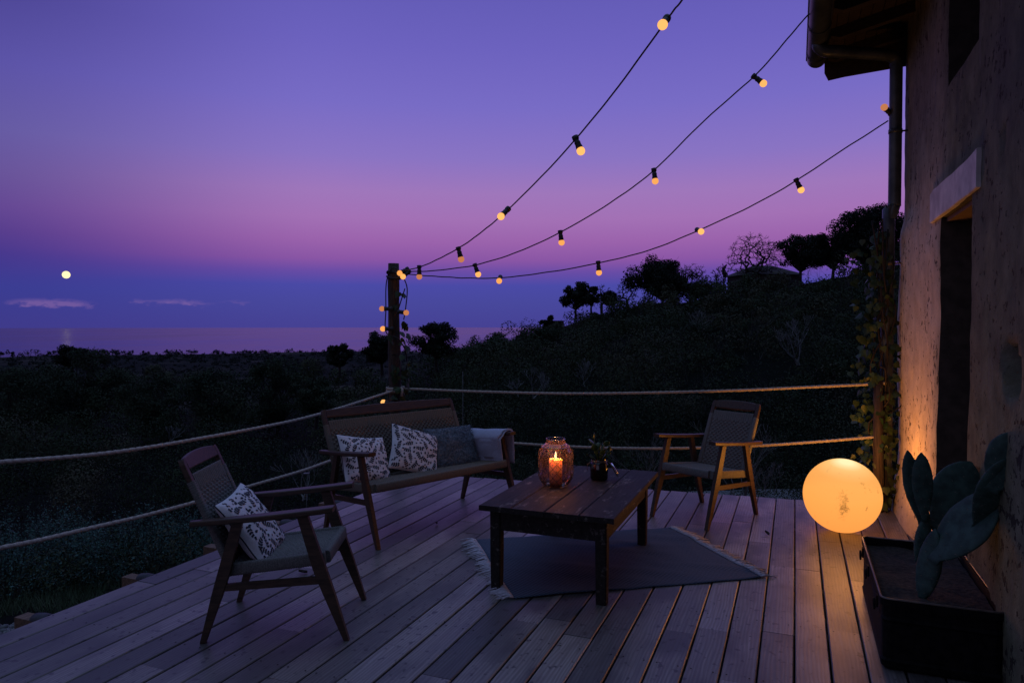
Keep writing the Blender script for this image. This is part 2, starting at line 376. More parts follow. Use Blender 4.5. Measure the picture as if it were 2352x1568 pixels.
def ground_mat():
    m, nt, p = base('hill_ground'); v = coords(nt)
    a = noise_(nt, v, .05, 6, .6); b = noise_(nt, v, 1.3, 5, .6)
    c = ramp(nt, a, [(.35, (.003, .005, .0035)), (.55, (.006, .009, .006)), (.72, (.015, .015, .012))])
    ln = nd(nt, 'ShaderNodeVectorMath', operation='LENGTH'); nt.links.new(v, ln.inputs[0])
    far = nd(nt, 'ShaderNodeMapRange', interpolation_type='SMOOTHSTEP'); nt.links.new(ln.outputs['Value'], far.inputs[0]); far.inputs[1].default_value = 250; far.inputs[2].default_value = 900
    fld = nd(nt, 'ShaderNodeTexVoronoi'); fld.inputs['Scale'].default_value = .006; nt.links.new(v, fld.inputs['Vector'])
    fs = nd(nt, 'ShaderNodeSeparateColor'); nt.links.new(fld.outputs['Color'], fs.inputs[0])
    fc = ramp(nt, fs.outputs[0], [(0, (.008, .013, .011)), (.55, (.013, .018, .016)), (.85, (.024, .025, .022)), (1, (.06, .053, .046))])  # fields of the plain, coloured lighter than near ground to imitate haze
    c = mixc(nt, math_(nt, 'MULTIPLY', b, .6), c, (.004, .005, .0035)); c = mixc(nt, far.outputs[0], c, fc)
    nt.links.new(c, p.inputs['Base Color']); p.inputs['Roughness'].default_value = .95; p.inputs['Specular IOR Level'].default_value = .02
    bump(nt, p, b, .5, .05); return m
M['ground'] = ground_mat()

def sea_mat():
    m, nt, p = base('sea_water')
    p.inputs['Base Color'].default_value = (.03, .036, .1, 1); p.inputs['Roughness'].default_value = .2
    p.inputs['IOR'].default_value = 1.33
    n = noise_(nt, coords(nt, (.02, .0035, 1)), 1.0, 5, .6); n2 = noise_(nt, coords(nt, (.0006, .00022, 1)), 1.0, 4, .6)
    nt.links.new(math_(nt, 'MULTIPLY_ADD', n2, .3, .06), p.inputs['Roughness'])
    bump(nt, p, n, .3, 5.0); return m
M['sea'] = sea_mat()

# ------------------------------------------------------------------ sky, twilight
def build_world():
    w = bpy.data.worlds.new('World'); SC.world = w; w.use_nodes = True; nt = w.node_tree; nt.nodes.clear()
    out = nd(nt, 'ShaderNodeOutputWorld'); bg = nd(nt, 'ShaderNodeBackground')
    tc = nd(nt, 'ShaderNodeTexCoord'); D = tc.outputs['Generated']
    sp = nd(nt, 'ShaderNodeSeparateXYZ'); nt.links.new(D, sp.inputs[0]); z = sp.outputs[2]
    L = lin
    stops = [(0.0, L((70, 66, 148))), (.03, L((72, 72, 156))), (.055, L((74, 74, 166))), (.073, L((104, 76, 165))), (.09, L((138, 86, 165))),
             (.115, L((155, 99, 172))), (.145, L((163, 113, 181))), (.18, L((159, 119, 187))), (.225, L((138, 116, 195))), (.29, L((120, 108, 197))),
             (.36, L((108, 98, 190))), (.43, L((97, 90, 180))), (.6, L((78, 76, 140))), (1.0, L((66, 68, 112)))]
    azl = math_(nt, 'ARCTAN2', sp.outputs[0], sp.outputs[1])
    stops_l = [(0.0, L((62, 58, 138))), (.0435, L((58, 60, 145))), (.081, L((68, 55, 140))), (.107, L((84, 60, 140))), (.134, L((97, 70, 146))), (.17, L((101, 82, 152))), (.218, L((100, 90, 162))),
               (.287, L((90, 82, 165))), (.354, L((76, 69, 148))), (.5, L((70, 66, 136))), (1.0, L((66, 68, 112)))]
    ml = nd(nt, 'ShaderNodeMapRange', interpolation_type='SMOOTHSTEP'); nt.links.new(azl, ml.inputs[0])
    for i, x in ((1, -.68), (2, -.24), (3, 1), (4, 0)): ml.inputs[i].default_value = x
    c = mixc(nt, ml.outputs[0], ramp(nt, z, stops), ramp(nt, z, stops_l))
    dot = nd(nt, 'ShaderNodeVectorMath', operation='DOT_PRODUCT'); nt.links.new(D, dot.inputs[0])
    a = R(4); e = R(10); dot.inputs[1].default_value = (math.sin(a)*math.cos(e), math.cos(a)*math.cos(e), math.sin(e))
    mr = nd(nt, 'ShaderNodeMapRange', interpolation_type='SMOOTHSTEP'); nt.links.new(dot.outputs['Value'], mr.inputs[0])
    for i, x in ((1, .1), (2, .7), (3, 0), (4, 1.0)): mr.inputs[i].default_value = x
    c = mixc(nt, 1.0, c, mixc(nt, mr.outputs[0], (.05, .085, .17), (1.0, 1.0, 1.0)), 'MULTIPLY')
    # small low clouds, lit pink, far out over the water
    az = math_(nt, 'ARCTAN2', sp.outputs[0], sp.outputs[1])
    mp = nd(nt, 'ShaderNodeMapping'); mp.inputs['Scale'].default_value = (55, 55, 150); nt.links.new(D, mp.inputs[0])
    nz = noise_(nt, mp.outputs[0], 1.0, 5, .6)
    zc_ = math_(nt, 'ADD', z, math_(nt, 'MULTIPLY', math_(nt, 'SUBTRACT', nz, .5), .02))
    tot = None
    for u, v, su, sv, st in ((105, 694, 62, 8, 1), (165, 699, 48, 8, .9), (60, 697, 36, 7, .8), (315, 691, 34, 6, .7), (395, 695, 42, 8, 1), (440, 695, 46, 7, .6), (545, 691, 40, 5, .5),
                             (850, 705, 90, 5, .35), (1340, 640, 60, 3, .0), (1900, 478, 60, 6, .5), (1800, 500, 80, 6, .35)):
        d = ray(u, v).normalized(); a0 = math.atan2(d.x, d.y); z0 = d.z
        q1 = math_(nt, 'DIVIDE', math_(nt, 'SUBTRACT', az, a0), su/FPX*.9); q2 = math_(nt, 'DIVIDE', math_(nt, 'SUBTRACT', zc_, z0), sv/FPX)
        s = math_(nt, 'ADD', math_(nt, 'MULTIPLY', q1, q1), math_(nt, 'MULTIPLY', q2, q2))
        g = math_(nt, 'MULTIPLY', math_(nt, 'POWER', 2.718, math_(nt, 'MULTIPLY', s, -1.0)), st)
        tot = g if tot is None else math_(nt, 'ADD', tot, g)
    cf = math_(nt, 'MULTIPLY', math_(nt, 'SUBTRACT', math_(nt, 'MULTIPLY', tot, math_(nt, 'MULTIPLY_ADD', nz, 3.4, -1.0)), .22), 1.1, clamp=True)
    c = mixc(nt, math_(nt, 'MULTIPLY', cf, .42), c, L((150, 112, 170)))
    # afterglow low behind the viewer, where the sun went down, and the brighter dome overhead
    d2 = nd(nt, 'ShaderNodeVectorMath', operation='DOT_PRODUCT'); nt.links.new(D, d2.inputs[0]); d2.inputs[1].default_value = (-.8, -.59, .1)
    m2 = nd(nt, 'ShaderNodeMapRange', interpolation_type='SMOOTHSTEP'); nt.links.new(d2.outputs['Value'], m2.inputs[0])
    for i, x in ((1, .2), (2, 1.0), (3, 0), (4, 1)): m2.inputs[i].default_value = x
    gl = nd(nt, 'ShaderNodeMix', data_type='RGBA', blend_type='MIX'); nt.links.new(m2.outputs[0], gl.inputs[0])
    gl.inputs[6].default_value = (0, 0, 0, 1); gl.inputs[7].default_value = (.19, .165, .27, 1)
    m4 = nd(nt, 'ShaderNodeMapRange', interpolation_type='SMOOTHSTEP'); nt.links.new(z, m4.inputs[0])
    for i, x in ((1, .1), (2, .55), (3, 1), (4, 0)): m4.inputs[i].default_value = x
    c = mixc(nt, m4.outputs[0], c, mixc(nt, 1.0, c, gl.outputs[2], 'ADD'))
    m3 = nd(nt, 'ShaderNodeMapRange', interpolation_type='SMOOTHSTEP'); nt.links.new(z, m3.inputs[0])
    for i, x in ((1, .47), (2, .95), (3, 0), (4, 1)): m3.inputs[i].default_value = x
    up = mixc(nt, m3.outputs[0], (0, 0, 0), (.2, .3, .52)); c = mixc(nt, 1.0, c, up, 'ADD')
    # last trace of daylight from the physical sky, the sun just under the horizon behind the viewer
    sk = nd(nt, 'ShaderNodeTexSky', sky_type='NISHITA'); sk.sun_disc = False; sk.sun_elevation = R(-4); sk.sun_rotation = R(210); sk.altitude = 150
    skm = mixc(nt, 1.0, sk.outputs[0], (.02, .02, .02), 'MULTIPLY'); c = mixc(nt, 1.0, c, skm, 'ADD')
    nt.links.new(c, bg.inputs[0]); bg.inputs[1].default_value = 1.0; nt.links.new(bg.outputs[0], out.inputs[0])
build_world()

# ------------------------------------------------------------------ directions of deck and house
UD = Vector((.3703, .9289, 0)); UN = Vector((-.9289, .3703, 0))      # along the boards, and out of the house wall
DECK_ROT = math.atan2(UD.y, UD.x)
CORNER = Vector((3.09, 5.62, 0))
def W(s, o=0.0, z=0.0):                                              # s back along the wall from its far corner, o out from it
    p = CORNER-UD*s+UN*o; return Vector((p.x, p.y, z))

# ------------------------------------------------------------------ terrain
LPROF = [(0, -.42), (5, -.45), (7, -.9), (12, -2.3), (25, -4.4), (50, -6.5), (100, -10), (200, -26), (400, -62), (800, -105), (1500, -138), (4150, -149.3), (60000, -149.5)]
RPROF = [(0, -.42), (5, -.5), (6.4, -1.3), (12, -3.6), (20, -5.4), (30, -4.6)]
RIDGE_R = [(-.075, 150), (.045, 112), (.16, 96), (.285, 86), (.38, 80), (.53, 72), (1.2, 60)]
RIDGE_V = [(-.075, 818), (.045, 752), (.16, 712), (.285, 678), (.38, 652), (.53, 612), (.8, 560), (1.2, 520)]
def terrain(x, y):
    r = math.hypot(x, y); az = math.atan2(x, y)
    zl = pl(LPROF, r)
    n = noise.noise((x*.03, y*.03, 0))*min(1.2, r*.012)+noise.noise((x*.2, y*.2, 3))*min(.3, r*.01)
    if r > 600: n += noise.noise((x*.002, y*.002, 5))*3
    if az < -.22 or az > 1.9: return zl+n*(1 if r > 9 else .15)
    a = math.tan(min(az, .95)); Yr = pl(RIDGE_R, a); rr = Yr/math.cos(min(az, .95))
    zr = EYE+(746-pl(RIDGE_V, a))*Yr/FPX
    if r < 30: z = pl(RPROF, r)
    elif r < rr: t = (r-30)/(rr-30); z = -4.6+(zr+4.6)*(t**.95)
    else: z = max(zl, zr-(r-rr)*.35)
    w = smooth(-.2, -.075, az)*(1-smooth(1.3, 1.9, az))
    return zl+(z-zl)*w+n*(1 if r > 9 else .15)
def build_terrain():
    rs = [0.0]+[.6*1.085**i for i in range(110)]; rs = [r for r in rs if r < 4100]+[4150]
    nt_ = 240; V = []; F = []
    for r in rs:
        for k in range(nt_):
            t = 2*PI*k/nt_; x, y = r*math.sin(t), r*math.cos(t); rr = r
            if r == 4150:
                rr = 4150+noise.noise((math.sin(t)*9, math.cos(t)*9, 1))*420+noise.noise((math.sin(t)*40, math.cos(t)*40, 2))*120; x, y = rr*math.sin(t), rr*math.cos(t)
                V.append((x, y, -152)); continue
            V.append((x, y, terrain(x, y)))
    for i in range(len(rs)-1):
        for k in range(nt_):
            j = (k+1) % nt_; F.append((i*nt_+k, i*nt_+j, (i+1)*nt_+j, (i+1)*nt_+k))
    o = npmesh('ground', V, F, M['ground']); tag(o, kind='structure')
    o.data.polygons.foreach_set('use_smooth', [True]*len(F))
    m = MB(); n = 96
    c = m.v((0, 0, -150.5)); ids = [m.v((41000*math.sin(2*PI*k/n), 41000*math.cos(2*PI*k/n), -150.5)) for k in range(n)]
    for k in range(n): m.f((c, ids[(k+1) % n], ids[k]))
    tag(m.build('sea', M['sea']), kind='structure')
build_terrain()

mo = MB(); mo.sphere((0, 0, 0), 1, 32, 20)
moon = mo.build('moon', M['moon']); dirm = ray(152, 631); moon.location = CAMP+dirm*39000; moon.scale = (39000*8.4/FPX,)*3
tag(moon, 'full pale yellow moon low over the sea horizon', 'moon')

# ------------------------------------------------------------------ deck
def build_deck():
    m = MB(); m.T = []
    pitch, gap, th = .1445, .008, .027
    k0 = math.floor((-.82+.008)/pitch)
    for k in range(k0, 25):
        y0 = -.008+k*pitch+gap/2; y1 = y0+pitch-gap
        if y1 < -.8: continue
        if y0 < -.79: y0 = -.79
        if k == 24: break
        yc = (y0+y1)/2; xe = 6.385-(yc+.686)*.0714+random.uniform(-.006, .006)
        x = -3.6+random.uniform(0, 1.2); cuts = [-3.6]
        while x < xe-.5:
            cuts.append(x); x += random.choice((1.0, 1.5, 2.0, 2.0, 2.5))
        cuts.append(xe)
        for a, b in zip(cuts, cuts[1:]):
            if b-a < .05: continue
            c = .004; z0 = random.uniform(-.0012, .0012); t = random.random()**.9
            ww = random.uniform(-.001, .001)
            ring = lambda x_, i: [Vector((x_, y0+ww, -th)), Vector((x_, y1+ww, -th)), Vector((x_, y1+ww, z0-c)), Vector((x_, y1+ww-c, z0)), Vector((x_, y0+ww+c, z0)), Vector((x_, y0+ww, z0-c))]
            nf = len(m.F); m.loft([ring(a+.0012, 0), ring(b-.0012, 1)], True, True, 0, False); m.T += [t]*(len(m.F)-nf)
    for i in range(-4, 7):                     # screw heads over every joist
        x = 2.42+.62*i
        for k in range(-5, 24):
            yc = -.008+(k+.5)*pitch
            if yc < -.76 or x > 6.0: continue
            for dy in (-.045, .045):
                p = [m.v((x+random.uniform(-.004, .004)*0+.0042*math.cos(t), yc+dy+.0042*math.sin(t), .0018)) for t in [2*PI*q/7 for q in range(7)]]; m.f(p, 1); m.T.append(.1)
    o = m.build('deck', [M['deck'], M['iron']], None, (0, 0, 0), DECK_ROT); tag(o, kind='structure')
    # joists under it; the far ends stick out past the boards on the open side
    for x in (2.42+.62*i for i in range(-6, 8)):
        if x > 6.1: break
        j = MB(); ln = 3.46+.21-(-.7); j.box((x, (-.7+3.67)/2, -.031-.06), (.07, ln, .12))
        jo = j.build('joist', M['joist'], o)
        c = MB(); c.loft([[Vector((x+.042*math.cos(t)*s_, y, -.031+.03*math.sin(t)*s_)) for t in [PI*q/8 for q in range(9)]] for y, s_ in ((3.462, 1), (3.52, 1), (3.56, .8), (3.57, .3))], False, False)
        c.build('joist_tape', M['membrane'], jo)
    sk = MB()
    for i in range(12): pass
    b = MB(); b.box((1.3, 1.35, -.19), (9.8, .05, .1)); b.box((1.3, 3.3, -.19), (9.6, .06, .1)); b.build('bearer', M['joist'], o)
build_deck()

# ------------------------------------------------------------------ house
def build_house():
    H = empty('stone_house', CORNER, 0)
    tag(H, 'old rough plastered house with pale lintel over a dark doorway beside the deck', 'house')
    inv = Matrix.Translation(-CORNER)
    def P(s, o, z): return W(s, o, z)-CORNER
    S1, z0, z1, st = 9.0, -.6, 4.15, .045
    openings = [(1.52, 2.34, -.6, 2.08), (1.70, 2.42, 2.79, 3.95)]
    ss = sorted(set([round(-.02+st*i, 4) for i in range(int(S1/st))]+[q for o in openings for q in o[:2]]))
    zz = sorted(set([round(z0+st*i, 4) for i in range(int((z1-z0)/st)+1)]+[q for o in openings for q in o[2:]]))
    def clean(a, keep): return [x for x in a if x in keep or all(abs(x-k) > .018 for k in keep)]
    ss = clean(ss, [q for o in openings for q in o[:2]]); zz = clean(zz, [q for o in openings for q in o[2:]])
    def off(s, z):
        d = noise.fractal((s*1.1, z*1.1, 2.0), 1, 2, 4)*.016+noise.noise((s*9, z*9, 5))*.004
        d += .028*(1-smooth(2.15, 2.28, z+.05*noise.noise((s*4, 0, 0))))*(1-smooth(.3, 1.1, s))   # thicker render low on the corner
        d += .05*(1-smooth(-.1, .45, z))*(1-smooth(.5, 1.6, s))
        q = ((s-3.0)/.1)**2+((z-1.27+.3*(s-3))/.1)**2
        q += .35*noise.noise((s*20, z*20, 0))
        d -= .13*(1-smooth(.75, 1.1, q))
        for cs, cz, r in ((3.55, 1.75, .05), (.62, 1.05, .03), (.75, .75, .025), (2.9, 2.2, .035)):
            d -= .025*(1-smooth(.4, 1.0, ((s-cs)/r)**2+((z-cz)/(r*1.6))**2+.3*noise.noise((s*30, z*30, 0))))
        return d
    m = MB(); ids = {}
    for i, s in enumerate(ss):
        for j, z in enumerate(zz):
            edge = 0
            s_ = s-(.02*noise.noise((z*2.5, 1, 0))+.012*noise.noise((z*9, 4, 0)) if i == 0 else 0)
            ids[i, j] = m.v(P(s_, off(s, z), z))
    for i in range(len(ss)-1):
        for j in range(len(zz)-1):
            cs, cz = (ss[i]+ss[i+1])/2, (zz[j]+zz[j+1])/2
            if any(a < cs < b and c < cz < d for a, b, c, d in openings): continue
            m.f((ids[i, j], ids[i+1, j], ids[i+1, j+1], ids[i, j+1]), 0, True)
    # end wall round the corner
    prev = None
    for j in range(len(zz)):
        a = ids[0, j]; b = m.v(Vector(m.V[a])-UN*.05); c = m.v(Vector(m.V[a])-UN*6)
        if prev: m.f((prev[0], a, b, prev[1]), 0, True); m.f((prev[1], b, c, prev[2]), 0, False)
        prev = (a, b, c)
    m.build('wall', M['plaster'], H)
    for (a, b, c, d), nm in zip(openings, ('door_reveal', 'window_reveal')):
        rv = MB(); per = [(a, c+(d-c)*k/24) for k in range(24)]+[(a+(b-a)*k/12, d) for k in range(12)]+[(b, d-(d-c)*k/24) for k in range(24)]+[(b-(b-a)*k/12, c) for k in range(12)]
        rv.loft([[P(s, off(s, z), z) for s, z in per], [P(s, -.42, z) for s, z in per]], True, False, 0, False)
        rv.build(nm, M['reveal'], H)
    Rz = Matrix.Rotation(DECK_ROT, 3, 'Z')
    a, b, c, d = openings[0]
    dm = MB()
    for k in range(6):
        s = a+.01+(b-a-.02)*(k+.5)/6; dm.box(P(s, -.38, .02+(d-.02)/2), ((b-a-.02)/6-.006, .04, d-.03), Rz)
    do = dm.build('door', M['door_wood'], H)
    hd = MB(); hd.tube([P(b-.12, -.355, 1.0), P(b-.12, -.31, 1.0), P(b-.22, -.31, 1.0)], .01); hd.build('handle', M['iron'], do)
    sm = MB(); sm.box(P((a+b)/2, -.2, .012), (b-a-.004, .44, .02), Rz); sm.build('threshold', M['reveal'], H)
    a, b, c, d = openings[1]
    wf = MB(); fw = .05
    for s in (a+fw/2+.003, b-fw/2-.003): wf.box(P(s, -.3, (c+d)/2), (fw, .05, d-c-.006), Rz)
    for z in (c+fw/2+.003, d-fw/2-.003): wf.box(P((a+b)/2, -.3, z), (b-a-2*fw-.01, .046, fw), Rz)
    wo = wf.build('window_frame', M['door_wood'], H)
    g = MB(); g.box(P((a+b)/2, -.31, (c+d)/2), (b-a-2*fw, .008, d-c-2*fw), Rz); g.build('window_pane', M['far_dark'], wo)
    # lintel: an irregular pale beam let into the wall
    lm = MB(); rings = []
    for k in range(14):
        s = 1.275+(2.5-1.275)*k/13; t = 2.275+.012*noise.noise((s*3, 0, 9))-(.02 if k in (0,) else 0)+.015*math.sin(s*2.2); bt = 2.083-.002+(.012*noise.noise((s*5, 3, 0)) if not (1.5 < s < 2.36) else 0)
        ed = .004; f0 = .02+.004*noise.noise((s*4, 7, 0))
        rings.append([P(s, -.1, bt), P(s, f0-ed, bt), P(s, f0, bt+ed), P(s, f0, t-ed), P(s, f0-ed, t), P(s, -.1, t)])
    lm.loft(rings, True, True, 0, False); lm.build('lintel', M['lintel'], H)
    ul = MB(); ul.box(P(1.93, -.2, 2.066), (.81, .34, .024), Rz); ul.build('lintel_board', M['joist'], H)
    # roof: rafters, soffit boards, tiled slab, gutter and its pipe
    SL = math.tan(R(13)); ze = 3.66
    def roofz(o): return ze+(.62-o)*SL
    so = MB()
    for k in range(9):
        o0 = .60-.078*k; o1 = o0-.072
        a_ = [P(-.1, o0, roofz(o0)), P(8.9, o0, roofz(o0)), P(8.9, o1, roofz(o1)), P(-.1, o1, roofz(o1))]
        up = Vector((0, 0, .018)); i0 = [so.v(p) for p in a_]+[so.v(p+up) for p in a_]
        for q in ((0, 1, 2, 3), (7, 6, 5, 4), (0, 4, 5, 1), (1, 5, 6, 2), (2, 6, 7, 3), (3, 7, 4, 0)): so.f([i0[x] for x in q])
    so.build('soffit', M['soffit'], H)
    for s in [-.06]+[.42+.5*k for k in range(16)]:
        rm = MB(); w = .035; h = .085
        pts = [(.56, roofz(.56)-.004), (.56, roofz(.56)-.05), (.5, roofz(.5)-h), (-.02, roofz(-.02)-h), (-.02, roofz(-.02)-.004)]
        rm.loft([[P(s-w, o, z) for o, z in pts], [P(s+w, o, z) for o, z in pts]], True, True, 0, False)
        rm.build('rafter', M['soffit'], H)
    bb = MB(); pts = [(.585, roofz(.585)+.01), (.585, 3.535), (.555, 3.47), (.44, 3.485), (-.03, 3.515), (-.03, roofz(-.03)+.01)]
    bb.loft([[P(-.128, o, z) for o, z in pts], [P(-.1, o, z) for o, z in pts]], True, True, 0, False); bb.build('barge_board', M['soffit'], H)
    ro = MB(); rings = []
    for k in range(0, 181):
        s = -.13+9.1*k/180; wv = .028*abs(math.sin(s*PI/.21))
        rings.append([P(s, .66, roofz(.66)+.02), P(s, .66, roofz(.66)+.045+wv), P(s, -2.6, roofz(-2.6)+.045+wv), P(s, -2.6, roofz(-2.6)+.02)])
    ro.loft(rings, True, True, 0, False); ro.build('roof_tiles', M['tiles'], H)
    gm = MB(); n = 12
    def gring(s, r): return [P(s, .645+r*math.cos(t), 3.665+r*math.sin(t)) for t in [PI+PI*q/n for q in range(n+1)]]
    gm.loft([gring(-.14, .075), gring(8.9, .075)], False, False, 0, True); gm.loft([gring(-.14, .071)[::-1], gring(8.9, .071)[::-1]], False, False, 0, True)
    e0 = gring(-.14, .075); gm.f([gm.v(p) for p in e0])
    gm.tube([P(-.15, .72, 3.668), P(8.9, .72, 3.668)], .009, 8); gm.tube([P(-.15, .57, 3.668), P(8.9, .57, 3.668)], .006, 8)
    go = gm.build('gutter', M['zinc'], H)
    for s in (.02, .62, 1.22, 1.82, 2.42, 3.02):
        bk = MB(); r = .078
        bk.loft([[P(s+dx, .645+rr*math.cos(t), 3.665+rr*math.sin(t)) for dx, rr in ((-.012, r), (.012, r), (.012, r+.004), (-.012, r+.004))] for t in [PI+PI*q/n for q in range(n+1)]], True, True, 0, False)
        bk.build('gutter_bracket', M['zinc'], go)
    pm_ = MB()
    pts = [W(.36, .645, 3.61), W(.36, .64, 3.585), W(.35, .59, 3.55), W(.32, .5, 3.545), W(.18, .2, 3.53), W(.12, .11, 3.52), W(.1, .083, 3.47), W(.1, .082, 3.35), W(.1, .082, 2.46), W(.1, .085, 2.38),
           W(.1, .115, 2.28), W(.1, .122, 2.2), W(.1, .122, .02)]
    def cr(P_, n=6):
        out = []
        for i in range(len(P_)-1):
            a, b, c, d = P_[max(i-1, 0)], P_[i], P_[i+1], P_[min(i+2, len(P_)-1)]
            for k in range(n):
                t = k/n; out.append(.5*((2*b)+(c-a)*t+(2*a-5*b+4*c-d)*t*t+(3*b-a-3*c+d)*t**3))
        return out+[P_[-1]]
    pm_.tube([p-CORNER for p in cr(pts, 5)], .046, 16); po = pm_.build('downpipe', M['zinc'], H)
    for z, o in ((2.95, .082), (1.93, .122), (.9, .122)):
        cl = MB(); cl.tube([W(.1, o, z-.015)-CORNER, W(.1, o, z+.015)-CORNER], .05, 16); cl.tube([W(.1, o, z)-CORNER, W(.1, -.02, z)-CORNER], .007, 6); cl.build('pipe_clamp', M['iron_edge'] if z < 2.5 else M['zinc'], po)
build_house()

# ------------------------------------------------------------------ posts and ropes
POST = at(914, 1092, 6.86); POST.z = 0
def build_posts():
    p = empty('corner_post', (POST.x, POST.y, 0)); tag(p, 'weathered round timber post at the deck corner carrying ropes and cables', 'post')
    m = MB(); n = 14; pts = []; rad = []
    for k in range(n+1):
        z = -.9+2.94*k/n; pts.append(Vector((-.02*math.sin(z*1.3)-.012*z, .01*math.sin(z*2), z))); rad.append((.062-.006*z/2+.004*math.sin(z*7))*(.86 if k == n else 1))
    m.tube(pts, rad, 14, mod=lambda a, i: 1+.05*math.sin(3*a+i*.3)+.03*math.sin(7*a)); m.build('pole', M['post_wood'], p)
    cp = MB(); cp.tube([(-.02+.075*math.cos(t), .075*math.sin(t), 1.95+.012*math.sin(2*t)) for t in [2*PI*k/24 for k in range(25)]], .011, 6)
    cp.tube([(-.02+.078*math.cos(t), .078*math.sin(t), 1.905+.012*math.cos(2*t)) for t in [2*PI*k/24 for k in range(25)]], .011, 6)
    cp.build('binding', M['black_rubber'], p)
    q = W(.2, .18); e = empty('rope_post', (q.x, q.y, 0)); tag(e, 'short timber rope post half hidden in ivy at the house corner', 'post')
    m = MB(); m.tube([(0, 0, -.6), (.0, .005, .3), (-.012, 0, 1.03)], [.04, .037, .034], 12, mod=lambda a, i: 1+.05*math.sin(3*a+i)); m.build('pole', M['post_wood'], e)
    return Vector((q.x, q.y, 0))
RPOST = build_posts()

def planat(u, A, B):
    """point of the plan line A-B that the pixel column u looks at"""
    k = (u-CU)/FPX; d = B-A
    t = (k*A.y-A.x)/(d.x-k*d.y); return A+d*t
def span(A, B, knots):
    """vertical-plane curve A..B through sight marks (u,v)"""
    out = []
    for u, v in knots:
        p = planat(u, A, B); out.append(at(u, v, p.y))
    return out
def crs(P, n=8):
    out = []
    for i in range(len(P)-1):
        a, b, c, d = P[max(i-1, 0)], P[i], P[i+1], P[min(i+2, len(P)-1)]
        for k in range(n):
            t = k/n; out.append(.5*((2*b)+(c-a)*t+(2*a-5*b+4*c-d)*t*t+(3*b-a-3*c+d)*t**3))
    return out+[P[-1]]
def twist_rope(pts, r, name, label, parent_knot=None):
    P = []
    for a, b in zip(pts, pts[1:]):
        n = max(2, int((b-a).length/.012))
        for k in range(n): P.append(a.lerp(b, k/n))
    P.append(pts[-1])
    s = [0]
    for a, b in zip(P, P[1:]): s.append(s[-1]+(b-a).length)
    m = MB(); m.tube(P, r, 12, mod=lambda a, i: 1+.13*math.cos(3*a-s[i]*2*PI/.05)+.05*noise.noise((s[i]*60, a, 0)))
    o = m.build(name, M['rope']); tag(o, label, 'rope', 'rope rails round the deck'); return o
LB = Vector((-3.6, .2, 0)); LA = Vector((POST.x, POST.y, 0))
lu = span(LA, LB, [(905, 897), (870, 908), (780, 937), (690, 962), (600, 981), (480, 1003), (360, 1024), (240, 1041), (110, 1053), (0, 1061), (-140, 1073), (-420, 1100), (-900, 1150)])
twist_rope(crs(lu, 6), .0112, 'rope_rail', 'upper pale twisted rope running from the corner post over the back of the near armchair')
ll = span(LA, LB, [(905, 1003), (850, 1024), (752, 1060), (690, 1082), (560, 1120), (447, 1153), (330, 1184), (200, 1214), (90, 1240), (0, 1258), (-200, 1300), (-500, 1370)])
twist_rope(crs(ll, 6), .0112, 'rope_rail', 'lower pale rope passing behind the seat of the armchair with a pillow')
RA = RPOST
ru = span(LA, RA, [(922, 893), (960, 893.5), (1100, 899), (1300, 903.5), (1500, 901.5), (1700, 896), (1850, 889), (1990, 882.5), (2036, 879.5)])
twist_rope(crs(ru, 6), .0112, 'rope_rail', 'upper pale rope stretched from the corner post to the ivy on the house')
rl = span(LA, RA, [(922, 1003), (1060, 1009), (1160, 1016), (1330, 1026), (1500, 1029.5), (1700, 1025), (1850, 1016), (2000, 1004), (2036, 1001)])
twist_rope(crs(rl, 6), .0112, 'rope_rail', 'lower pale rope passing behind the lantern and the orange lit chair')
for i, z in enumerate((.83, .38)):
    k = MB(); zz = at(914, 893 if i == 0 else 1003, POST.y).z
    for dz in (-.014, .012): k.tube([(POST.x-.02*zz+.085*math.cos(t), POST.y+.085*math.sin(t), zz+dz+.004*math.sin(t)) for t in [2*PI*q/24 for q in range(25)]], .0125, 8)
    k.tube([(POST.x+.05, POST.y-.075, zz+.02), (POST.x+.06, POST.y-.1, zz), (POST.x+.055, POST.y-.095, zz-.06)], .0125, 8)
    ob = k.build('rope_knot', M['rope']); tag(ob, 'rope lashing tied round the corner post at hip height' if i == 0 else 'rope lashing tied round the corner post behind the sofa back', 'rope', 'rope lashings on the corner post')

# ------------------------------------------------------------------ festoon lights
def bulb(parent, top, axis, dim=False, s=1.0):
    """black socket hanging from the cable, round glass below"""
    axis = axis.normalized(); q = Vector((0, 0, -1)).rotation_difference(axis)
    def lathe_at(prof, name, mat, par, n=14):
        m = MB(); rings = []
        for r, z in prof: rings.append([top+q @ Vector((r*s*math.cos(2*PI*k/n), r*s*math.sin(2*PI*k/n), -z*s)) for k in range(n)])
        m.loft(rings, True, True, 0, True); return m.build(name, mat, par)
    so = lathe_at([(.013, -.016), (.021, -.014), (.021, .008), (.016, .012), (.0165, .024), (.0195, .026), (.0195, .036), (.018, .04), (.022, .064), (.0215, .07)], 'socket', M['black_rubber'], parent)
    pr = [(.018, .068)]+[(.0265*math.sin(t), .088-.0265*math.cos(t)) for t in [PI*k/12 for k in range(4, 12)]]+[(.002, .1145)]
    lathe_at(pr, 'bulb', M['bulb_dim'] if dim else (M['bulb'], M['bulb_bright'], M['bulb_soft'])[int(abs(top.x*37+top.z*91)) % 3], so)
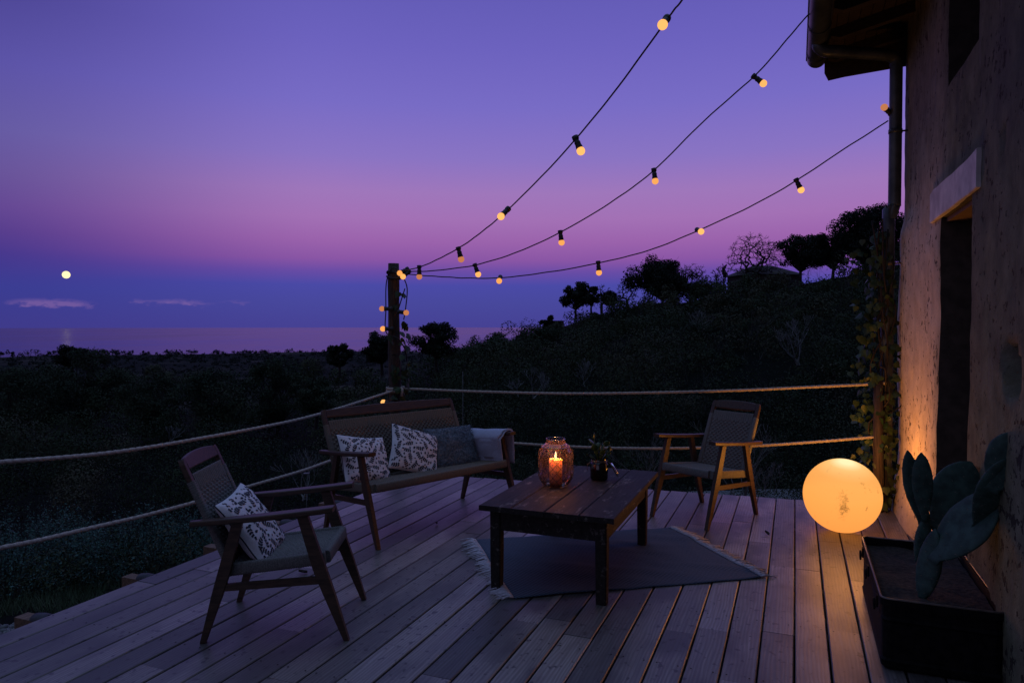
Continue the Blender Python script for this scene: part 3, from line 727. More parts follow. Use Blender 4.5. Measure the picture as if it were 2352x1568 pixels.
def strand(A, B, knots, bulbs, label, extra=None):
    e = empty('light_strand', (0, 0, 0)); tag(e, label, 'string lights', 'festoon light strands')
    pts = span(A, B, knots)
    if extra: pts += extra
    c = MB(); cp = crs(pts, 8)
    c.tube([p+Vector((0, 0, .004*noise.noise((i*.35, 0, A.x+B.y)))) for i, p in enumerate(cp)], .0052, 6); c.build('cable', M['black_rubber'], e)
    for u, v, ax, ay, az_, dim in bulbs:
        p = planat(u, A, B); top = at(u, v, p.y); bulb(e, top, Vector((ax, ay, az_)), dim)
    return e
PA = Vector((POST.x+.05, POST.y-.06, 0))
G1 = W(3.2, .66); G2 = W(.85, .66); G3 = W(.1, .13)
strand(PA, G1, [(925, 622), (965, 613), (1000, 598), (1053, 570), (1110, 530), (1166, 482), (1245, 404), (1322, 320), (1420, 200), (1530, 48), (1567, 0), (1640, -100)],
       [(963, 613, .0, 0, -1, True), (1053, 571, .25, .0, -1, True), (1166, 481, -.5, -.5, -.6, False), (1322, 318, .38, -.2, -1, False), (1531, 44, -.3, -.55, -.5, False)],
       'upper festoon strand rising steeply from the corner post past the top of the picture', [W(2.6, .66, 3.72)])
strand(PA, G2, [(925, 624), (990, 622), (1090, 609), (1190, 578), (1286, 534), (1400, 467), (1501, 392), (1620, 275), (1732, 176), (1800, 100), (1853, 38)],
       [(1091, 609, .35, -.1, -1, False), (1287, 533, .12, 0, -1, False), (1502, 391, .1, -.1, -1, False), (1732, 176, .7, -.3, -.7, False)],
       'middle festoon strand with four round bulbs ending at the roof gutter', [W(.83, .66, 3.70)])
strand(PA, G3, [(925, 629), (990, 634), (1060, 638), (1147, 638), (1260, 625), (1374, 604), (1490, 575), (1604, 529), (1720, 476), (1829, 415), (1940, 342), (2040, 277)],
       [(1149, 637, -.1, -.95, -.45, False), (1374, 603, .08, 0, -1, False), (1602, 528, .1, -1, -.3, False), (1829, 414, .45, -.1, -1, False), (2046, 262, -.6, -.3, .35, True)],
       'lowest festoon strand sagging from the corner post to the downpipe')
def post_strand():
    e = empty('light_strand', (0, 0, 0)); tag(e, 'loose festoon strand wound down the corner post with bulbs sticking out sideways', 'string lights', 'festoon light strands')
    X, Y = POST.x, POST.y
    P = [Vector((X+.05, Y-.07, 1.95)), Vector((X-.03, Y-.09, 1.99)), Vector((X-.1, Y-.02, 1.86)), Vector((X-.105, Y-.03, 1.6)), Vector((X-.1, Y-.05, 1.38)), Vector((X+.02, Y-.09, 1.32)), Vector((X+.085, Y-.02, 1.18)),
         Vector((X+.06, Y+.07, 1.0)), Vector((X-.09, Y+.03, .95)), Vector((X-.07, Y-.07, .7)), Vector((X+.05, Y-.075, .6)), Vector((X-.04, Y-.085, .3)), Vector((X-.08, Y-.05, .02))]
    c = MB(); c.tube(crs(P, 8), .006, 6)
    c.tube(crs([Vector((X+.06, Y-.06, 1.92)), Vector((X+.1, Y-.03, 1.8)), Vector((X+.085, Y-.04, 1.6)), Vector((X+.07, Y-.06, 1.5))], 6), .006, 6)
    c.build('cable', M['black_rubber'], e)
    Yb = Y-.09
    for u, v, dx, dy, dz, dim in ((935, 618, -.75, -.55, -.5, False), (939, 624, -.6, -.7, -.65, False), (899, 709, -1, -.2, 0, True), (916, 716, 1, -.55, -.12, True), (901, 755, -1, -.15, 0, False), (901, 925, -1, .15, .05, False)):
        bulb(e, at(u, v, Yb), Vector((dx, dy, dz)), dim)
post_strand()

# ------------------------------------------------------------------ woven lounge chairs and the loveseat
def rrect(w, h, c, n=2):
    """rounded rectangle outline, centred, in (a,b)"""
    out = []
    for sx, sy, a0 in ((1, 1, 0), (-1, 1, 90), (-1, -1, 180), (1, -1, 270)):
        for k in range(n+1):
            a = R(a0+90*k/n); out.append((sx*(w/2-c)+c*math.cos(a), sy*(h/2-c)+c*math.sin(a)))
    return out
def weave(m, org, eu, ev, en, lu, lv, pu, pv, amp, th, nper=4, band=0):
    """woven panel: basket relief on both faces, closed round its edge"""
    nu, nv = max(4, int(lu/pu*nper)), max(4, int(lv/pv*nper)); top = {}; bot = {}
    for i in range(nu+1):
        for j in range(nv+1):
            u, v = lu*i/nu, lv*j/nv
            ed = min(1, min(i, nu-i, j, nv-j)/3)
            h = amp*math.sin(PI*u/pu)*math.sin(PI*v/pv)*ed+amp*.5*ed*abs(math.sin(PI*v/pv))
            if band and v > lv-band: h = .004+.0035*ed*math.sin(2*PI*u/pu)
            p = org+eu*u+ev*v
            top[i, j] = m.v(p+en*(th/2+h)); bot[i, j] = m.v(p-en*(th/2+h*.8))
    for i in range(nu):
        for j in range(nv):
            m.f((top[i, j], top[i+1, j], top[i+1, j+1], top[i, j+1]), 0, True); m.f((bot[i, j+1], bot[i+1, j+1], bot[i+1, j], bot[i, j]), 0, True)
    for i in range(nu):
        m.f((bot[i, 0], bot[i+1, 0], top[i+1, 0], top[i, 0])); m.f((top[i, nv], top[i+1, nv], bot[i+1, nv], bot[i, nv]))
    for j in range(nv):
        m.f((top[0, j], top[0, j+1], bot[0, j+1], bot[0, j])); m.f((bot[nu, j], bot[nu, j+1], top[nu, j+1], top[nu, j]))
def wrap(m, a, b, w, h, pitch=.011, side=None):
    """bar wound with cord: a ribbed rounded bar from a to b"""
    d = b-a; L_ = d.length; d.normalize(); s = side.normalized(); t = d.cross(s).normalized(); n = int(L_/pitch*3)
    rings = []
    for k in range(n+1):
        g = .0022*abs(math.sin(PI*k/3)); c = a+d*(L_*k/n)
        rings.append([c+s*x+t*y for x, y in rrect(w+2*g, h+2*g, min(w, h)*.35, 2)])
    m.loft(rings, True, True, 0, True)
def lounge(name, Wd, wood, cord):
    """local frame: +x is where the sitter faces, y across; feet on z=0"""
    e = empty(name); ya = Wd/2
    def leg(top, knee, foot, wt, wk, wf, y):
        T, K, Fo = Vector((top[0], top[1])), Vector((knee[0], knee[1])), Vector((foot[0], foot[1]))
        st = [(T, wt), (T.lerp(K, .5), (wt+wk)/2), (K, wk), (K.lerp(Fo, .35), wk*.88), (K.lerp(Fo, .7), wk*.62), (Fo, wf)]
        A = [(p.x-w/2, p.y) for p, w in st]; B = [(p.x+w/2, p.y) for p, w in st]
        m = MB(); m.prism(A+B[::-1], y-.014, y+.014, .003); return m.build('leg', wood, e)
    for sy in (-1, 1):
        leg((.128, .578), (.205, .33), (.325, 0), .05, .062, .024, sy*ya)
        leg((-.165, .553), (-.225, .33), (-.325, 0), .046, .056, .024, sy*ya)
        m = MB(); rings = []
        for k in range(13):
            t = k/12; x = -.375+.645*t; z = .547+.062*t-.004*math.sin(PI*t); w = .042+.026*smooth(0, .6, t)-(.012 if k == 12 else 0)-(.01 if k == 0 else 0)
            rings.append([Vector((x, sy*(ya+.004)+a, z+b)) for a, b in rrect(w, .026, .006, 2)])
        m.loft(rings, True, True, 0, False); m.build('armrest', wood, e)
        s = MB(); s.prism([(-.235, .236), (-.235, .268), (.215, .298), (.215, .264)], sy*ya-.010, sy*ya+.010, .003); s.build('stretcher', wood, e)
    # seat: cord wound rails, woven field between
    sm = MB(); yi = ya-.018
    f0, r0 = Vector((.225, 0, .372)), Vector((-.225, 0, .322))
    X = Vector((0, 1, 0))
    for sy in (-1, 1): wrap(sm, r0+X*(sy*(yi-.014)), f0+X*(sy*(yi-.014)), .028, .056, side=X)
    wrap(sm, f0-X*(yi-.028), f0+X*(yi-.028), .034, .056, side=Vector((1, 0, .1)))
    wrap(sm, r0-X*(yi-.028), r0+X*(yi-.028), .03, .05, side=Vector((1, 0, .1)))
    up = Vector((-.05, 0, .45)).normalized()
    weave(sm, r0+Vector((.012, 0, 0))-X*(yi-.03)+up*.014, X, (f0-r0).normalized(), up, 2*(yi-.03), (f0-r0).length-.026, .021, .012, .005, .014)
    sm.build('seat', cord, e)
    # back: two uprights wound with cord, a curved top rail, woven field
    B0 = Vector((-.212, 0, .318)); ub = Vector((-.226, 0, .515)); L_ = ub.length; ub.normalize(); nb = Vector((ub.z, 0, -ub.x))
    yb = ya-.03; fr = MB()
    for sy in (-1, 1):
        rings = []
        for l in (-.02, L_*.5, L_-.03, L_-.012, L_-.002): rings.append([B0+ub*l+X*(sy*(yb-.0165)+a-sy*(.004 if l > L_-.02 else 0)-(sy*.006 if l > L_-.005 else 0))+nb*b for a, b in rrect(.033, .026, .006, 2)])
        fr.loft(rings, True, True, 0, False)
    for l0, wd in ((.012, .03),): fr.box(B0+ub*l0, (.024, 2*yb-.068, wd), Matrix((nb, X, ub)).transposed())
    fr.build('back_frame', wood, e)
    tr = MB(); rings = []
    for k in range(17):
        t = -1+2*k/16; y = t*(yb-.034); h = .058+.016*(1-t*t); cx = -.012*(1-t*t)
        rings.append([B0+ub*(L_-.06+h/2+b)+X*y+nb*(cx+a) for a, b in rrect(.024, h, .006, 2)])
    tr.loft(rings, True, True, 0, False); tr.build('top_rail', wood, e)
    for sy in (-1, 1):
        w = MB(); wrap(w, B0+ub*.03+X*(sy*(yb-.0165)), B0+ub*(L_-.115)+X*(sy*(yb-.0165)), .037, .031, side=X); w.build('cord_wrapping', cord, e)
    bm = MB(); weave(bm, B0+ub*.03-X*(yb-.036), X, ub, nb, 2*(yb-.036), L_-.115, .019, .017, .0075, .016, 4, .075); bm.build('backrest', cord, e)
    return e
ch = lounge('armchair', .485, M['chair_wood'], M['cord'])
ch.location = (-1.097, 3.475, 0); ch.rotation_euler = (0, 0, R(2.5))
tag(ch, 'dark wood armchair with woven cord seat holding a leaf print pillow', 'armchair', 'woven cord lounge seats')
c2 = copy_tree(ch); fx = Vector((-.76, -.65, 0)).normalized()
ctr = (Vector((1.549, 5.775, 0))+Vector((1.383, 5.006, 0)))/2
c2.location = ctr; c2.rotation_euler = (0, 0, math.atan2(fx.y, fx.x))
tag(c2, 'empty woven cord armchair with one side lit orange by the globe lamp', 'armchair', 'woven cord lounge seats')
SOFA = Vector((-.64, 5.245, 0)); SROT = R(-45)
sofa = lounge('loveseat', 1.285, M['chair_wood_red'], M['cord_tan'])
sofa.location = SOFA; sofa.rotation_euler = (0, 0, SROT)
tag(sofa, 'two seat woven cord sofa with reddish wood top rail and cushions', 'sofa', 'woven cord lounge seats')

# ------------------------------------------------------------------ cushions
def pillow(name, w, h, t, seed, label, printed=True, mat=None, fuzzy=False):
    rr = random.Random(seed); m = MB(); n = 30
    def S(u, v, side, off=0):
        a = max(0, 1-u*u); b = max(0, 1-v*v)
        x = w/2*u*(1-.075*b*abs(u)**1.5); y = h/2*v*(1-.075*a*abs(v)**1.5)
        z = t/2*(a**.5*b**.5)**.8*(1+.08*noise.noise((u*2+seed, v*2, side)))+.006*noise.noise((u*5+seed, v*5, side*3))*min(1, a*b*4)
        return Vector((x, y, side*(z+off)+.012*noise.noise((u*1.5, v*1.5, seed))))
    for side in (1, -1):
        g = {}
        for i in range(n+1):
            for j in range(n+1): g[i, j] = m.v(S(-1+2*i/n, -1+2*j/n, side))
        for i in range(n):
            for j in range(n):
                q = (g[i, j], g[i+1, j], g[i+1, j+1], g[i, j+1]); m.f(q if side > 0 else q[::-1], 0, True)
    if printed:
        def leaf(cx, cy, ang, ln, wd, side):
            pts = []
            for k in range(5): s = k/4; pts.append((ln*s, wd*math.sin(PI*s**.8)))
            P = pts+[(x, -y) for x, y in pts[1:-1][::-1]]
            ids = []
            for x, y in P:
                X, Y = cx+x*math.cos(ang)-y*math.sin(ang), cy+x*math.sin(ang)+y*math.cos(ang); u, v = X/(w/2), Y/(h/2)
                if abs(u) > .96 or abs(v) > .96: return
                ids.append(S(u, v, side, .0012))
            ii = [m.v(p) for p in ids]; m.f(ii if side > 0 else ii[::-1], 1, True)
        spots = []; sing = []
        for _ in range(1400):
            x, y = rr.uniform(-w/2, w/2), rr.uniform(-h/2, h/2)
            if len(spots) < 400 and all((x-a)**2+(y-b)**2 > .056**2 for a, b in spots): spots.append((x, y))
        for _ in range(2500):
            x, y = rr.uniform(-w/2, w/2), rr.uniform(-h/2, h/2)
            if all((x-a)**2+(y-b)**2 > .034**2 for a, b in spots) and all((x-a)**2+(y-b)**2 > .027**2 for a, b in sing): sing.append((x, y))
        for side in (1, -1):
            for x, y in spots:
                a = rr.uniform(0, 2*PI); cv = rr.uniform(-.25, .25); px, py = x-.032*math.cos(a), y-.032*math.sin(a)
                for k in range(4):
                    L_ = (.019, .021, .019, .015)[k]
                    leaf(px, py, a, .018, .0011, side); leaf(px, py, a+.95, L_, .0058, side); leaf(px, py, a-.95, L_, .0058, side)
                    px += .0155*math.cos(a); py += .0155*math.sin(a); a += cv
                leaf(px, py, a, .018, .0055, side)
            for x, y in sing:
                a = rr.uniform(0, 2*PI); L_ = rr.uniform(.016, .026); leaf(x-L_/2*math.cos(a), y-L_/2*math.sin(a), a, L_, L_*.3, side)
    if fuzzy:
        for _ in range(4200):
            u, v = rr.uniform(-1, 1), rr.uniform(-1, 1); side = rr.choice((1, -1)); p = S(u, v, side)
            d = Vector((rr.gauss(0, .5)+u*.5, rr.gauss(0, .5)+v*.5-.3, side*.5)).normalized()*rr.uniform(.012, .026); q = d.orthogonal().normalized()*.0016
            m.f((m.v(p-q), m.v(p+q), m.v(p+d)), 0)
    # piped seam
    if not fuzzy:
        ed = [(-1+2*k/n, -1) for k in range(n)]+[(1, -1+2*k/n) for k in range(n)]+[(1-2*k/n, 1) for k in range(n)]+[(-1, 1-2*k/n) for k in range(n+1)]
        m.tube([S(u, v, 1) for u, v in ed], .0032, 6, m=1)
    o = m.build(name, [mat or M['pillow'], M['print']]); tag(o, label, 'pillow', 'pillows on the seats'); return o
def put(o, frame_loc, frame_rot, lx, ly, z, lean, roll, yaw=0):
    """stand a pillow against a back: its face looks along the seat's +x, leaning back, rolled in its own plane"""
    base_ = Matrix.Rotation(frame_rot+yaw, 4, 'Z')
    up = Vector((-math.sin(lean), 0, math.cos(lean))); nrm = Vector((math.cos(lean), 0, math.sin(lean))); sd = up.cross(nrm)
    A = Matrix((sd, up, nrm)).transposed().to_4x4() @ Matrix.Rotation(roll, 4, 'Z')
    p = Matrix.Translation(frame_loc) @ Matrix.Rotation(frame_rot, 4, 'Z') @ Vector((lx, ly, z))
    o.matrix_world = Matrix.Translation(p) @ base_ @ A
p1 = pillow('pillow', .41, .38, .12, 3, 'leaf print pillow leaning in the single armchair'); put(p1, ch.location, R(2.5), -.175, -.01, .478, R(36), R(3))
p2 = pillow('pillow', .41, .37, .12, 11, 'leaf print pillow at the armrest end of the sofa'); put(p2, SOFA, SROT, -.12, -.45, .497, R(30), R(-11), R(8))
p3 = pillow('pillow', .41, .37, .12, 19, 'leaf print pillow in the middle of the sofa beside the shaggy one'); put(p3, SOFA, SROT, -.11, -.02, .502, R(30), R(-22), R(-4))
p4 = pillow('pillow', .44, .35, .15, 23, 'shaggy blue grey pillow beside the draped blanket', False, M['fur'], True); put(p4, SOFA, SROT, -.115, .355, .485, R(26), R(-1), R(-6))

def blanket():
    m = MB(); nx, ns = 18, 40
    prof = []
    ya = 1.285/2
    for layer, (d, ins) in enumerate(((0.0, .235), (.009, .19))):
        pr = []
        y0, y1 = ya-.042-d, ya+.045+d; zt = .614+d
        pr += [(y0-.012-.004*k, zt-.03-ins+ins*k/10) for k in range(10)]
        pr += [(y0-.01+.0, zt-.02), (y0, zt-.003), (y0+.02, zt+.006), (ya, zt+.008), (y1-.02, zt+.005), (y1, zt-.004), (y1+.008, zt-.03)]
        pr += [(y1+.012+.002*k, zt-.03-.026*k) for k in range(1, 10 if layer == 0 else 7)]
        rings = []
        for i in range(nx+1):
            x = -.2+.42*i/nx-(.012 if layer else 0); sl = (x+.375)/.645*.062-.05
            rings.append([Vector((x+.012*noise.noise((b*6, a*5, layer)), a+.008*noise.noise((x*9, b*12, layer))*(1 if k < 10 or k > 16 else .2), b+sl+.006*noise.noise((x*7, a*9, 3)))) for k, (a, b) in enumerate(pr)])
        back = [[p+Vector((0, (.006 if k < 11 else -.006), -.004)) for k, p in enumerate(r)] for r in rings]
        m.loft(rings, False, False, 0, True)
    o = m.build('blanket', M['blanket'], None, SOFA, SROT)
    md = o.modifiers.new('thickness', 'SOLIDIFY'); md.thickness = .006; md.offset = 1
    tag(o, 'folded pale woven blanket hung over the sofa armrest', 'blanket')
blanket()

# ------------------------------------------------------------------ table with its things
ZT = .47
TC = [G(1101, 1155, ZT), G(1411, 1191, ZT), G(1529, 1082, ZT)]
tx = UD; ty = UN
def build_table():
    fr = TC[1]; org = Vector((fr.x, fr.y, 0)); Lg, Wt = 1.25, .755
    e = empty('coffee_table', org, DECK_ROT); tag(e, 'low coffee table of worn dark painted planks standing on the rug', 'table')
    m = MB(); w4 = Wt/4
    for k in range(4):
        a, b = w4*k+.0015, w4*(k+1)-.0015; z1 = ZT+random.uniform(-.0015, 0); c = .004
        ex = random.uniform(-.004, .004)
        prof = [(a, ZT-.03), (b, ZT-.03), (b, z1-c), (b-c, z1), (a+c, z1), (a, z1-c)]
        m.loft([[Vector((x, y+.002*noise.noise((x*3, k, 0)), z)) for y, z in prof] for x in [ex+(Lg-ex)*q/10 for q in range(11)]], True, True, 0, False)
    m.build('table_top', M['table'], e)
    ov = .05; lw = .062
    ys = (ov+lw/2, Wt-ov-lw/2); xs = (.04+lw/2, Lg-.1-lw/2)
    for x in xs:
        for y in ys:
            l = MB(); l.loft([[Vector((x+a*s, y+b*s, z)) for a, b in rrect(lw, lw, .006, 1)] for z, s in ((0, .88), (.2, .97), (ZT-.031, 1.0))], True, True, 0, False); l.build('leg', M['table'], e)
    for y in (ys[0]-.012, ys[1]+.012):
        a = MB(); a.box(((xs[0]+xs[1])/2, y, ZT-.031-.055), (xs[1]-xs[0]-lw-.002, .022, .108)); a.build('apron', M['table'], e)
    for x in (xs[0]-.012, xs[1]+.012):
        a = MB(); a.box((x, (ys[0]+ys[1])/2, ZT-.031-.055), (.022, ys[1]-ys[0]-lw-.002, .108)); a.build('apron', M['table'], e)
build_table()

def build_rug():
    A, B, C, Dp = G(1092, 1240), G(1537, 1213), G(1748, 1328), G(1180, 1376)
    m = MB(); nu, nv = 60, 44; g = {}
    def P(u, v):
        p = (A*(1-u)+B*u)*(1-v)+(Dp*(1-u)+C*u)*v
        z = .005+.004*abs(noise.noise((p.x*3+p.y*2, p.y*1.2, 0)))*2+.012*max(0, noise.noise((p.x*1.2-p.y*.5, p.y*7+p.x*1.8, 4)))+.01*max(0, noise.noise((p.x*9, p.y*3, 7)))*max(0, u-.8)*5
        q = .014*noise.noise((u*9, v*9, 1)); return Vector((p.x+q*(1 if v in (0, 1) else 0), p.y+.01*noise.noise((u*7, v, 8))*(v > .99 or v < .01), z))
    for i in range(nu+1):
        for j in range(nv+1): g[i, j] = m.v(P(i/nu, j/nv))
    for i in range(nu):
        for j in range(nv): m.f((g[i, j], g[i, j+1], g[i+1, j+1], g[i+1, j]), 0, True)
    e = empty('rug', (0, 0, 0)); tag(e, 'grey blue woven rug with fringed ends spread under the coffee table', 'rug')
    o = m.build('rug_cloth', M['rug'], e); md = o.modifiers.new('thickness', 'SOLIDIFY'); md.thickness = .004; md.offset = -1
    for u, dr in ((0, (A-B).normalized()), (1, (B-A).normalized())):
        f = MB()
        for k in range(120):
            v = (k+.5)/120; p = P(u, v); d = dr*random.uniform(.055, .1)+Vector((random.gauss(0, .012), random.gauss(0, .014), 0))
            f.tube([p+Vector((0, 0, .001)), p+d*.35+Vector((0, 0, .004+random.random()*.006)), p+d+Vector((random.gauss(0, .006), random.gauss(0, .006), -p.z+.004))], [.0035, .0045, .0025], 5)
        f.build('fringe', M['fringe'], e)
build_rug()

def build_lantern():
    c = G(1278, 1121, ZT); c = Vector((c.x, c.y+.075, ZT)); e = empty('lantern', c)
    tag(e, 'round rose tinted glass lantern wrapped in dark netting, lit from within', 'lantern')
    prof = [(.03, .004), (.066, .002), (.076, .01), (.09, .03), (.102, .058), (.1055, .085), (.106, .13), (.106, .19), (.1025, .212), (.09, .235), (.073, .253), (.06, .261), (.058, .266), (.057, .285)]
    def rad(z):
        return pl([(b, a) for a, b in prof], z)
    m = MB(); m.lathe(prof, n=16, sm=False); o = m.build('glass_jar', M['rose_glass'], e)
    rm = MB(); rm.tube([(.0575*math.cos(t), .0575*math.sin(t), .286) for t in [2*PI*k/32 for k in range(33)]], .0032, 8); rm.build('rim', M['clear_glass'], o)
    n = MB(); N = 14; zs = [.02+.0265*k for k in range(10)]
    for k in range(N):
        for s in (1, -1):
            pts = []
            for i, z in enumerate([.012+.0133*q for q in range(18)]):
                a = 2*PI*(k+s*.5*i/2)/N; r = rad(z)+.0022; pts.append(Vector((r*math.cos(a), r*math.sin(a), z)))
            n.tube(pts, .0008, 4)
            n.tube([p+Vector((0, 0, .004)) for p in pts[:-1]], .0006, 4)
    for i in range(0, 18):
        z = .012+.0133*i
        for k in range(N):
            if i % 2: a = 2*PI*(k+.5)/N
            else: a = 2*PI*k/N
            r = rad(z)+.003; n.sphere((r*math.cos(a), r*math.sin(a), z), .003, 6, 4)
    for z in (.012, .238): n.tube([((rad(z)+.002)*math.cos(t), (rad(z)+.002)*math.sin(t), z) for t in [2*PI*k/32 for k in range(33)]], .0016, 5)
    n.build('net', M['net'], e)
    cd = empty('candle', c+Vector((0, 0, .006))); tag(cd, 'thick orange glowing pillar candle burning inside the netted lantern', 'candle')
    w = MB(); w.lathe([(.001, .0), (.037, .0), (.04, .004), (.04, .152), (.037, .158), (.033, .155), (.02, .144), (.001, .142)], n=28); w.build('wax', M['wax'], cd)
    k = MB(); k.tube([(0, 0, .142), (.001, 0, .158), (.003, 0, .164)], .0016, 6); k.build('wick', M['wick'], cd)
    f = MB(); f.lathe([(.0008, .156), (.0055, .164), (.0072, .172), (.0058, .183), (.003, .194), (.0006, .203)], n=12); f.build('flame', M['flame'], cd)
    la = bpy.data.lights.new('candle_light', 'POINT'); la.energy = 1.5; la.color = (1, .4, .11); la.shadow_soft_size = .012
    lo = bpy.data.objects.new('candle_light', la); COL.objects.link(lo); lo.parent = cd; lo.location = (0, 0, .215)
build_lantern()

def build_jar():
    c = G(1378, 1104, ZT); c = Vector((c.x, c.y+.045, ZT)); e = empty('clip_jar', c); tag(e, 'small brown clip top glass jar with its lid hanging open', 'jar')
    m = MB(); m.lathe([(.02, .004), (.05, .002), (.056, .012), (.057, .1), (.05, .112), (.046, .117), (.046, .132)], n=24); o = m.build('glass_body', M['brown_glass'], e)
    w = MB(); w.lathe([(.001, .004), (.052, .006), (.053, .085), (.001, .086)], n=20); w.build('dark_filling', M['soil'], e)
    r = MB()
    for z in (.116, .122): r.tube([(.05*math.cos(t), .05*math.sin(t), z) for t in [2*PI*k/28 for k in range(29)]], .0022, 6)
    r.tube([(-.05, -.012, .12), (-.075, -.02, .1), (-.08, -.02, .075), (-.072, -.02, .06)], .0018, 5)
    for s in (-1, 1): r.tube([(.05, s*.02, .118), (.07, s*.024, .105), (.095, s*.026, .06), (.115, s*.02, .035)], .0018, 5)
    r.build('wire_clip', M['iron_edge'], e)
    l = MB(); q = Matrix.Rotation(R(62), 3, 'Y'); C = Vector((.098, -.004, .062))
    rings = [[C+q @ Vector((rr*math.cos(t), rr*math.sin(t), z)) for t in [2*PI*k/28 for k in range(28)]] for rr, z in ((.02, .006), (.042, .007), (.047, .004), (.047, -.004), (.04, -.008), (.02, -.009))]
    l.loft(rings, True, True, 0, True); l.build('glass_lid', M['clear_glass'], e)
    p = empty('succulent_cutting', c+Vector((0, 0, .085))); tag(p, 'leafy green cutting with round pads standing in the small brown jar', 'plant')
    st = MB(); lf = MB(); rr = random.Random(5)
    for top, n in (((-.035, -.01, .17), 3), ((.03, .0, .13), 4), ((.065, .02, .09), 4), ((-.005, .02, .11), 4), ((.02, -.03, .1), 3), ((-.06, .01, .075), 2)):
        T = Vector(top); st.tube([(0, 0, .002), T*.5+Vector((0, 0, .01)), T], [.0055, .0045, .0035], 6)
        for k in range(n):
            b = T*(.6+.4*k/max(1, n-1)); d = (T.normalized()+Vector((rr.gauss(0, .5), rr.gauss(0, .5), rr.gauss(.2, .3)))).normalized(); L_ = rr.uniform(.032, .055)
            s = d.orthogonal().normalized(); s = Quaternion(d, rr.uniform(0, 6)) @ s; nn = d.cross(s)
            ringz = []
            for i in range(6):
                t = i/5; wd = L_*.46*math.sin(PI*min(1, .12+t*.86))**.7; ringz.append([b+d*(L_*t)+s*(wd*math.cos(a))+nn*(wd*.2*math.sin(a)) for a in [2*PI*q/8 for q in range(8)]])
            lf.loft(ringz, True, True, 0, True)
    st.build('stem', M['succ'], p); lf.build('leaves', M['succ'], p)
build_jar()

# ------------------------------------------------------------------ globe lamp
gc = at(1934, 1137, 4.964); gr = gc.z
gm = MB(); gm.sphere((0, 0, 0), gr, 48, 32)
gl = gm.build('globe_lamp', M['globe'], None, gc); tag(gl, 'big glowing orange globe lamp standing on the boards by the house', 'lamp')
la = bpy.data.lights.new('globe_light', 'POINT'); la.energy = 80; la.color = (1, .36, .055); la.shadow_soft_size = .2
lo = bpy.data.objects.new('globe_light', la); COL.objects.link(lo); lo.parent = gl; lo.location = (0, 0, .05)

# ------------------------------------------------------------------ metal trunk planted with prickly pear
def build_trunk():
    o0 = G(2025, 1535); org = Vector((o0.x, o0.y, 0)); e = empty('metal_trunk', org, DECK_ROT)
    tag(e, 'old black metal trunk used as a planter against the house wall', 'planter')
    L_, Wd, Hh = .93, .44, .30      # local x along the wall away from the viewer, local y to the open side
    def ring(z, g, c=.03): return [Vector((L_/2+a, -Wd/2+b, z)) for a, b in rrect(L_+2*g, Wd+2*g, c, 3)]
    m = MB()
    m.loft([ring(.004, -.03), ring(.0, -.012), ring(.012, 0), ring(.04, .004), ring(.05, -.002), ring(.2, -.002), ring(.212, .004), ring(.224, -.002), ring(Hh-.03, -.002), ring(Hh-.028, .008), ring(Hh, .008), ring(Hh, -.004), ring(.22, -.006)], True, False, 0, False)
    m.f([m.v(p) for p in ring(.006, -.03)][::-1])
    b = m.build('body', M['iron'], e)
    r = MB(); r.tube(ring(Hh+.002, .004)+ring(Hh+.002, .004)[:1], .005, 6); r.build('rim', M['iron_edge'], b)
    for x in (.1, .5, .8):
        h = MB(); h.tube([(x+.022*math.cos(t), .022, Hh-.06+.022*math.sin(t)) for t in [2*PI*k/16 for k in range(17)]], .0045, 6); h.box((x, .011, Hh-.045), (.03, .008, .05)); h.build('lid_loop', M['iron'], b)
    s = MB(); n = 26; m_ = 14; g = {}
    for i in range(n+1):
        for j in range(m_+1):
            x, y = .012+(L_-.024)*i/n, -Wd+.012+(Wd-.024)*j/m_; g[i, j] = s.v((x, y, .262+.012*noise.noise((x*9, y*9, 0))+.005*noise.noise((x*40, y*40, 0))))
    for i in range(n):
        for j in range(m_): s.f((g[i, j], g[i+1, j], g[i+1, j+1], g[i, j+1]), 0, True)
    s.build('soil', M['soil'], e)
build_trunk()
